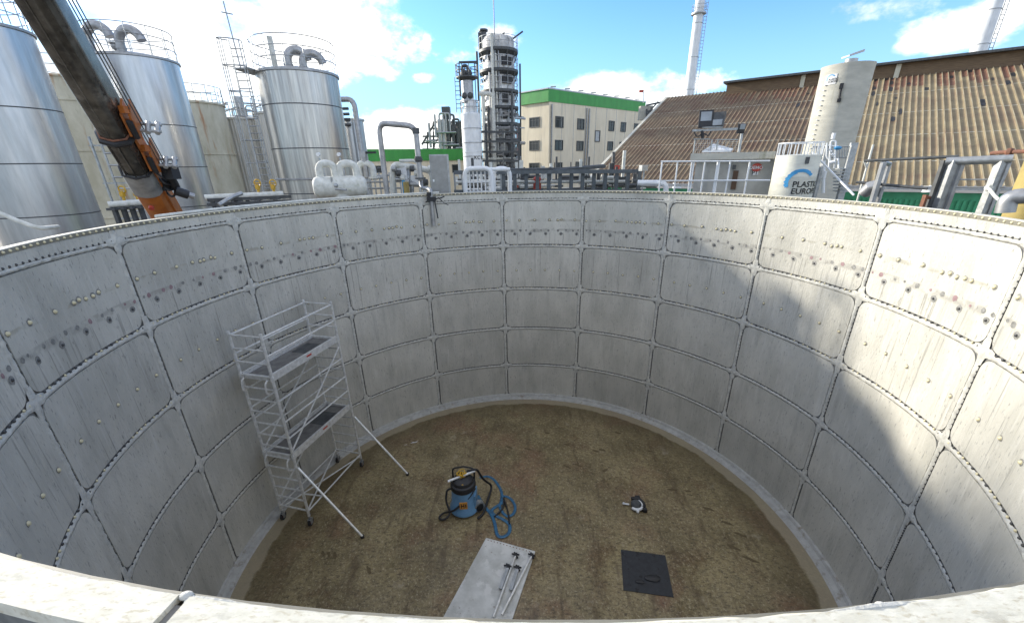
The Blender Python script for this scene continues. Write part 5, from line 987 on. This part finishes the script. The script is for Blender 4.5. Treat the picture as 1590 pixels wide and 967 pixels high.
for z in (-3.28, -5.28):
    pf = None; b = MB(); c_ = v(ctr, z); Rz = Matrix((ex, ey, Vector((0, 0, 1)))).transposed()
    b.box(c_, (hw*2-.12, hl*2-.06, .035), Rz); pf = obj('platform', b, mat('grey plywood deck', (.19, .185, .17), (.11, .105, .10), rough=.7, scale=6, spots=[((.22, .21, .19), 5, (1, 1, 1), .58, .7, .6)]), t, smooth=0)
    b = MB()
    for s_ in (-1, 1): b.box(c_+ex*(s_*(hw-.045))+Vector((0, 0, .03)), (.05, hl*2, .16 if s_ > 0 else .14), Rz)
    for s_ in (-1, 1): b.box(c_+ey*(s_*(hl-.02))+Vector((0, 0, .02)), (hw*2-.18, .04, .10), Rz)
    obj('toe_board', b, mt_alu, pf, smooth=0)
    b = MB(); b.box(c_+ex*(hw-.018)+ey*.05+Vector((0, 0, .05)), (.006, .16, .04), Rz); obj('red_sticker', b, mt_redp, pf, smooth=0)
    b = MB(); b.box(c_+ey*.45+Vector((0, 0, .022)), (.42, .55, .006), Rz); obj('hatch', b, mt_dark, pf, smooth=0)
    for s_ in (-1, 1): b = MB(); q = c_-ey*(hl+.03)+ex*(s_*.3); b.pipe([q, q-ey*.08-Vector((0, 0, .05)), q-ey*.10-Vector((0, 0, .26)), q-ey*.02-Vector((0, 0, .32))], .02, 6, bend=.04); obj('hook', b, mt_alu, pf)
for (p, foot, zj) in ((lB, F_(563, 834), -5.53), (lC, F_(633, 737), -5.57)):
    b = MB(); b.pipe([v(p, zj)+(foot-p).normalized()*.05, foot+Vector((0, 0, .04))], .027, 8); og = obj('outrigger', b, mt_alu, t); b = MB(); b.pipe([foot+Vector((0, 0, .0)), foot+Vector((0, 0, .06))], .045, 10); obj('rubber_foot', b, mt_black, og)
    k = .40; b = MB(); b.pipe([v(p, -6.3), v(p, zj).lerp(foot, k)], .018, 6); obj('outrigger_strut', b, mt_alu, og)
# wet vacuum
vc = F_(719, 800); vc = Vector((vc.x+.02, vc.y+.22, ZS)); t = thing('vacuum_cleaner', 'blue industrial wet vacuum with black head, yellow cord and wheels', 'vacuum cleaner', vc)
b = MB(); prof = [(0, .05), (.34, .05), (.37, .09), (.365, .16), (.31, .24), (.295, .62), (.285, .72), (.0, .72)]; b.lathe(vc, prof, 28); b.box(vc+Vector((.20, .02, .34)), (.22, .36, .44)); obj('body', b, mt_blue, t)
b = MB(); b.lathe(vc, [(.285, .70), (.31, .73), (.315, .80), (.30, .86), (.26, .88), (.24, .95), (.16, 1.0), (0, 1.01)], 28); b.box(vc+Vector((0, 0, .78)), (.08, .62, .10)); obj('head', b, mt_black, t)
b = MB(); 
for s_ in (-1, 1): b.pipe([vc+Vector((s_*.26, .12, .62)), vc+Vector((s_*.27, .18, 1.12)), vc+Vector((0, .2, 1.16))], .022, 8, bend=.08)
obj('handle', b, mt_black, t)
cord = []; 
for k in range(64): a = k*.5; cord.append(vc+Vector((-.03+(.07+.05*sin(k*.31))*cos(a), .05+(.09+.04*cos(k*.17))*sin(a), 1.05+.05*sin(k*.5+k*.09))))
b = MB(); b.pipe(cord, .015, 6)
b.pipe([vc+Vector((.02+.07*cos(a), -.18-.03*sin(a)*1., .88+.08*sin(a*1.0))) for a in np.linspace(0, 6*pi, 40)], .014, 6); obj('yellow_cord', b, mt_yel, t)
b = MB(); b.pipe([vc+Vector((-.34, -.12, .98)), vc+Vector((.30, .12, 1.10))], .03, 10); obj('suction_tube', b, mt_alu, t)
for s_ in (1,):
    b = MB(); w_ = vc+Vector((.35, -.06, .16)); b.pipe([w_+Vector((-.02, .05, 0)), w_+Vector((.05, -.05, 0))], .14, 24); wh = obj('wheel', b, mt_steel, t); b = MB(); b.pipe([w_+Vector((.045, -.045, 0)), w_+Vector((.062, -.062, 0))], .105, 22); obj('wheel_disc', b, mt_black, wh)
b = MB(); w_ = vc+Vector((-.24, .20, .15)); b.pipe([w_+Vector((-.04, .04, 0)), w_+Vector((.02, -.02, 0))], .14, 24); obj('wheel', b, mt_steel, t)
dv = (CAM-vc); aa = math.atan2(dv.y, dv.x)-.1
b = MB(); b.box(vc+Vector((cos(aa)*.305, sin(aa)*.305, .40)), (.02, .19, .20), Matrix.Rotation(aa, 3, 'Z')); lb = obj('orange_label', b, mat('orange sticker', (.60, .28, .06), rough=.5), t, smooth=0)
b = MB(); q = vc+Vector((cos(aa)*.318, sin(aa)*.318, .40)); tv = Vector((-sin(aa), cos(aa), 0))
b.box(q-tv*.05, (.004, .02, .13), Matrix.Rotation(aa, 3, 'Z')); b.box(q-tv*.02, (.004, .05, .025), Matrix.Rotation(aa, 3, 'Z')); b.box(q+tv*.01, (.004, .02, .13), Matrix.Rotation(aa, 3, 'Z')); b.box(q+tv*.055, (.004, .025, .10), Matrix.Rotation(aa, 3, 'Z')); obj('label_mark', b, mt_ink, lb, smooth=0)
b = MB(); b.pipe([vc+Vector((-.26, .05, .62)), vc+Vector((-.42, .02, .60)), vc+Vector((-.45, -.10, .35)), vc+Vector((-.30, -.30, .14)), vc+Vector((-.45, -.42, .05)), vc+Vector((-.62, -.36, .05)), vc+Vector((-.52, -.20, .06)), vc+Vector((-.2, -.34, .28)), vc+Vector((.20, -.22, .62)), vc+Vector((.30, -.05, .72))], .026, 8, bend=.12); obj('drain_hose', b, mt_black, t, smooth=60)
b = MB(); b.pipe([vc+Vector((.1, .1, 1.1)), vc+Vector((.34, .12, 1.16)), F_(752, 770, .55), F_(765, 758, .1), F_(750, 800, .03), F_(742, 806, .03)], .03, 8, bend=.2); obj('suction_hose', b, mt_black, t, smooth=60)
def flat_hose(pix, w_, name, label, mm, h=.02):
    b = MB(); pts = []
    P_ = [F_(x, y, h) for x, y in pix]
    for i in range(len(P_)-1):
        p0, p1, p2_, p3 = P_[max(i-1, 0)], P_[i], P_[i+1], P_[min(i+2, len(P_)-1)]
        for k in range(6):
            u = k/6; pts.append(.5*((2*p1)+(-p0+p2_)*u+(2*p0-5*p1+4*p2_-p3)*u*u+(-p0+3*p1-3*p2_+p3)*u**3))
    pts.append(P_[-1]); seen = []
    for i, p in enumerate(pts):
        lift = 0
        for q in seen[:-6]:
            if (Vector((q.x, q.y, 0))-Vector((p.x, p.y, 0))).length < .05: lift = .03
        seen.append(p.copy()); p.z += lift
    b.pipe(pts, w_, 8, flat=.35); return tag(obj(name, b, mm, None, loc=P_[0], smooth=60), label, 'hose')
flat_hose([(742, 770), (752, 786), (762, 798), (768, 812), (772, 830), (780, 834), (790, 828), (791, 815), (780, 806), (768, 800), (764, 792), (777, 783), (782, 778)], .040, 'blue_hose', 'flat blue hose lying in loops right of the vacuum, nearer the plate', mt_hose)
flat_hose([(745, 742), (757, 740), (768, 746), (778, 762), (779, 775), (776, 786), (780, 795), (788, 802), (797, 798), (800, 788), (795, 777), (786, 771), (779, 773)], .036, 'blue_hose', 'blue hose curving from behind the vacuum into the right hand loop', mt_hose)
b = MB(); b.pipe([F_(768, 803, .03), F_(782, 790, .03), F_(782, 772, .03), F_(790, 800, .03), F_(791, 815, .05)], .022, 8, bend=.15); tag(obj('dark_hose', b, mt_black, None, loc=F_(782, 790), smooth=60), 'thin black hose tangled in the blue loops', 'hose')
# plate with tubes
A_ = F_(755, 836); B_ = F_(831, 857); Cc = F_(803, 940); Dd_ = F_(700, 938); Cc = B_+(Cc-B_)*1.5; Dd_ = A_+(Dd_-A_)*1.5
b = MB(); b.poly([A_, B_, Cc, Dd_], .035, Vector((0, 0, 1))); t = obj('metal_plate', b, mt_plate, None, loc=A_, smooth=0); tag(t, 'dirty white rectangular plate lying on the floor near the front', 'plate')
b = MB(); e = (B_-A_).normalized(); dn = (Dd_-A_).normalized()
for k in range(14): p = A_.lerp(B_, .06+.065*k)+dn*.05; b.pipe([p+Vector((0, 0, .033)), p+Vector((0, 0, .040))], .012, 8)
obj('hole_row', b, mt_rust, t)
def tube(x0, y0, x1, y1, r_, label, name='clamp_tube', flat=False, ext=1.):
    p = F_(x0, y0, .06+r_); q = F_(x1, y1, .06+r_); q = p+(q-p)*ext; t = thing(name, label, 'tube', p, 'steel tubes lying on the white plate'); b = MB()
    if flat: b.bar(p, q, r_*3.2, r_*1.4)
    else: b.pipe([p, q], r_, 10)
    obj('tube', b, mt_steel if flat else mt_alu, t); b = MB(); d = (q-p).normalized(); s_ = Vector((-d.y, d.x, 0)); b.box(p, (.07, .07, .06)); b.pipe([p-s_*.09, p+s_*.08+Vector((0, 0, .03))], .018, 6); b.pipe([p-d*.05-s_*.05, p+d*.06+s_*.06], .022, 6); obj('coupler', b, mt_black, t)
tube(801, 865, 774, 940, .022, 'long thin tube in the middle of the white plate', ext=1.25); tube(789, 883, 777, 918, .022, 'short flat bar left of the long tube on the plate', flat=True); tube(804, 885, 793, 920, .022, 'short flat bar right of the long tube on the plate', flat=True); tube(826, 866, 788, 941, .024, 'long tube along the right edge of the white plate', ext=1.2)
# mat
b = MB(); b.poly([F_(964, 853), F_(1033, 862), F_(1046, 927), F_(968, 916)], .010, Vector((0, 0, 1))); m__ = obj('rubber_mat', b, mt_mat, None, loc=F_(964, 853), smooth=0); tag(m__, 'square black rubber mat lying flat on the brown floor', 'mat')
for (x, y, w_, lb) in ((993, 903, .11, 'small dark lump on the black mat, left one'), (1013, 898, .20, 'wide dark rag on the black mat, right of the lump')):
    b = MB(); b.ico(F_(x, y, .025), w_*.85, (1, .45, .16), 12, 7); b.ico(F_(x+3, y+1, .025), w_*.6, (1, .6, .16), 10, 6); tag(obj('rag', b, mt_black, None, loc=F_(x, y)), lb, 'rag')
# work lamp
c_ = F_(987, 786); t = thing('work_lamp', 'small black and white work lamp lying on the open floor', 'lamp', c_); b = MB(); b.lathe(c_, [(0, .02), (.12, .02), (.13, .10), (.10, .14), (0, .15)], 20); obj('hub', b, mt_dark, t)
b = MB(); b.pipe([c_+Vector((.16*cos(a), .16*sin(a), .06)) for a in np.linspace(-2.4, .9, 14)], .035, 8); b.pipe([c_+Vector((-.16, .02, .05)), c_+Vector((-.28, .06, .03))], .022, 6); b.ico(c_+Vector((-.29, .06, .04)), .035); b.ico(c_+Vector((0, -.20, .04)), .04); obj('ring', b, mt_white, t)
b = MB(); b.pipe([c_+Vector((.20*cos(a), .20*sin(a), .07)) for a in np.linspace(-.6, 1.9, 10)], .045, 8); b.box(c_+Vector((.18, -.16, .05)), (.10, .08, .08)); b.box(c_+Vector((.10, .24, .05)), (.12, .10, .08)); obj('bracket', b, mt_black, t)
# paper scraps
for (x, y, w_, lb) in ((643, 687, .10, 'torn white paper scrap on the floor right of the scaffold'), (630, 691, .035, 'tiny white chip beside the torn paper scrap')):
    p = F_(x, y, .012); b = MB(); b.poly([p+Vector((-w_, -w_*.5, 0)), p+Vector((w_*.9, -w_*.1, .01)), p+Vector((w_*1.1, w_*.5, .01)), p+Vector((w_*.1, w_*.15, 0)), p+Vector((-w_*.4, w_*.2, 0))], .006, Vector((0, 0, 1))); tag(obj('paper_scrap', b, mt_plain, None, loc=p, smooth=0), lb, 'paper')
# dark wooden slats / scuffs lying on the floor
sl_m = mat('dark scuff slat', (.13, .098, .05), (.09, .066, .033), rough=.9, scale=14)
rnd = random.Random(3); b = MB()
for (x, y, rz_, w_) in ((573, 885, -.9, .26), (1041, 857, .3, .28), (520, 862, -1.0, .2), (510, 860, -.9, .18), (502, 858, -.9, .15), (790, 694, -.5, .24), (820, 697, -.4, .3), (880, 724, -.6, .28), (898, 722, -.5, .24), (940, 730, .6, .22), (925, 700, -.3, .26), (1045, 760, -.1, .3), (1068, 762, -.1, .2), (960, 672, -.3, .22), (935, 698, -.4, .25), (1010, 700, -.3, .2), (880, 690, -.5, .2), (850, 672, -.3, .2), (1150, 830, -.5, .35), (1140, 850, -.6, .35), (1165, 868, -.5, .4), (1130, 812, -.5, .3), (1100, 790, -.4, .3)):
    p = F_(x, y, .0018); n = 10; b.poly([p+Matrix.Rotation(rz_, 3, 'Z') @ Vector((w_*.5*cos(2*pi*q/n)*rnd.uniform(.7, 1.1), .045*sin(2*pi*q/n)*rnd.uniform(.5, 1.2), 0)) for q in range(n)], .002, Vector((0, 0, 1)))
tk = next(o for o in bpy.data.objects if o.name.startswith('open_tank')); obj('floor_scuffs', b, sl_m, tk, smooth=0, kind='stuff')
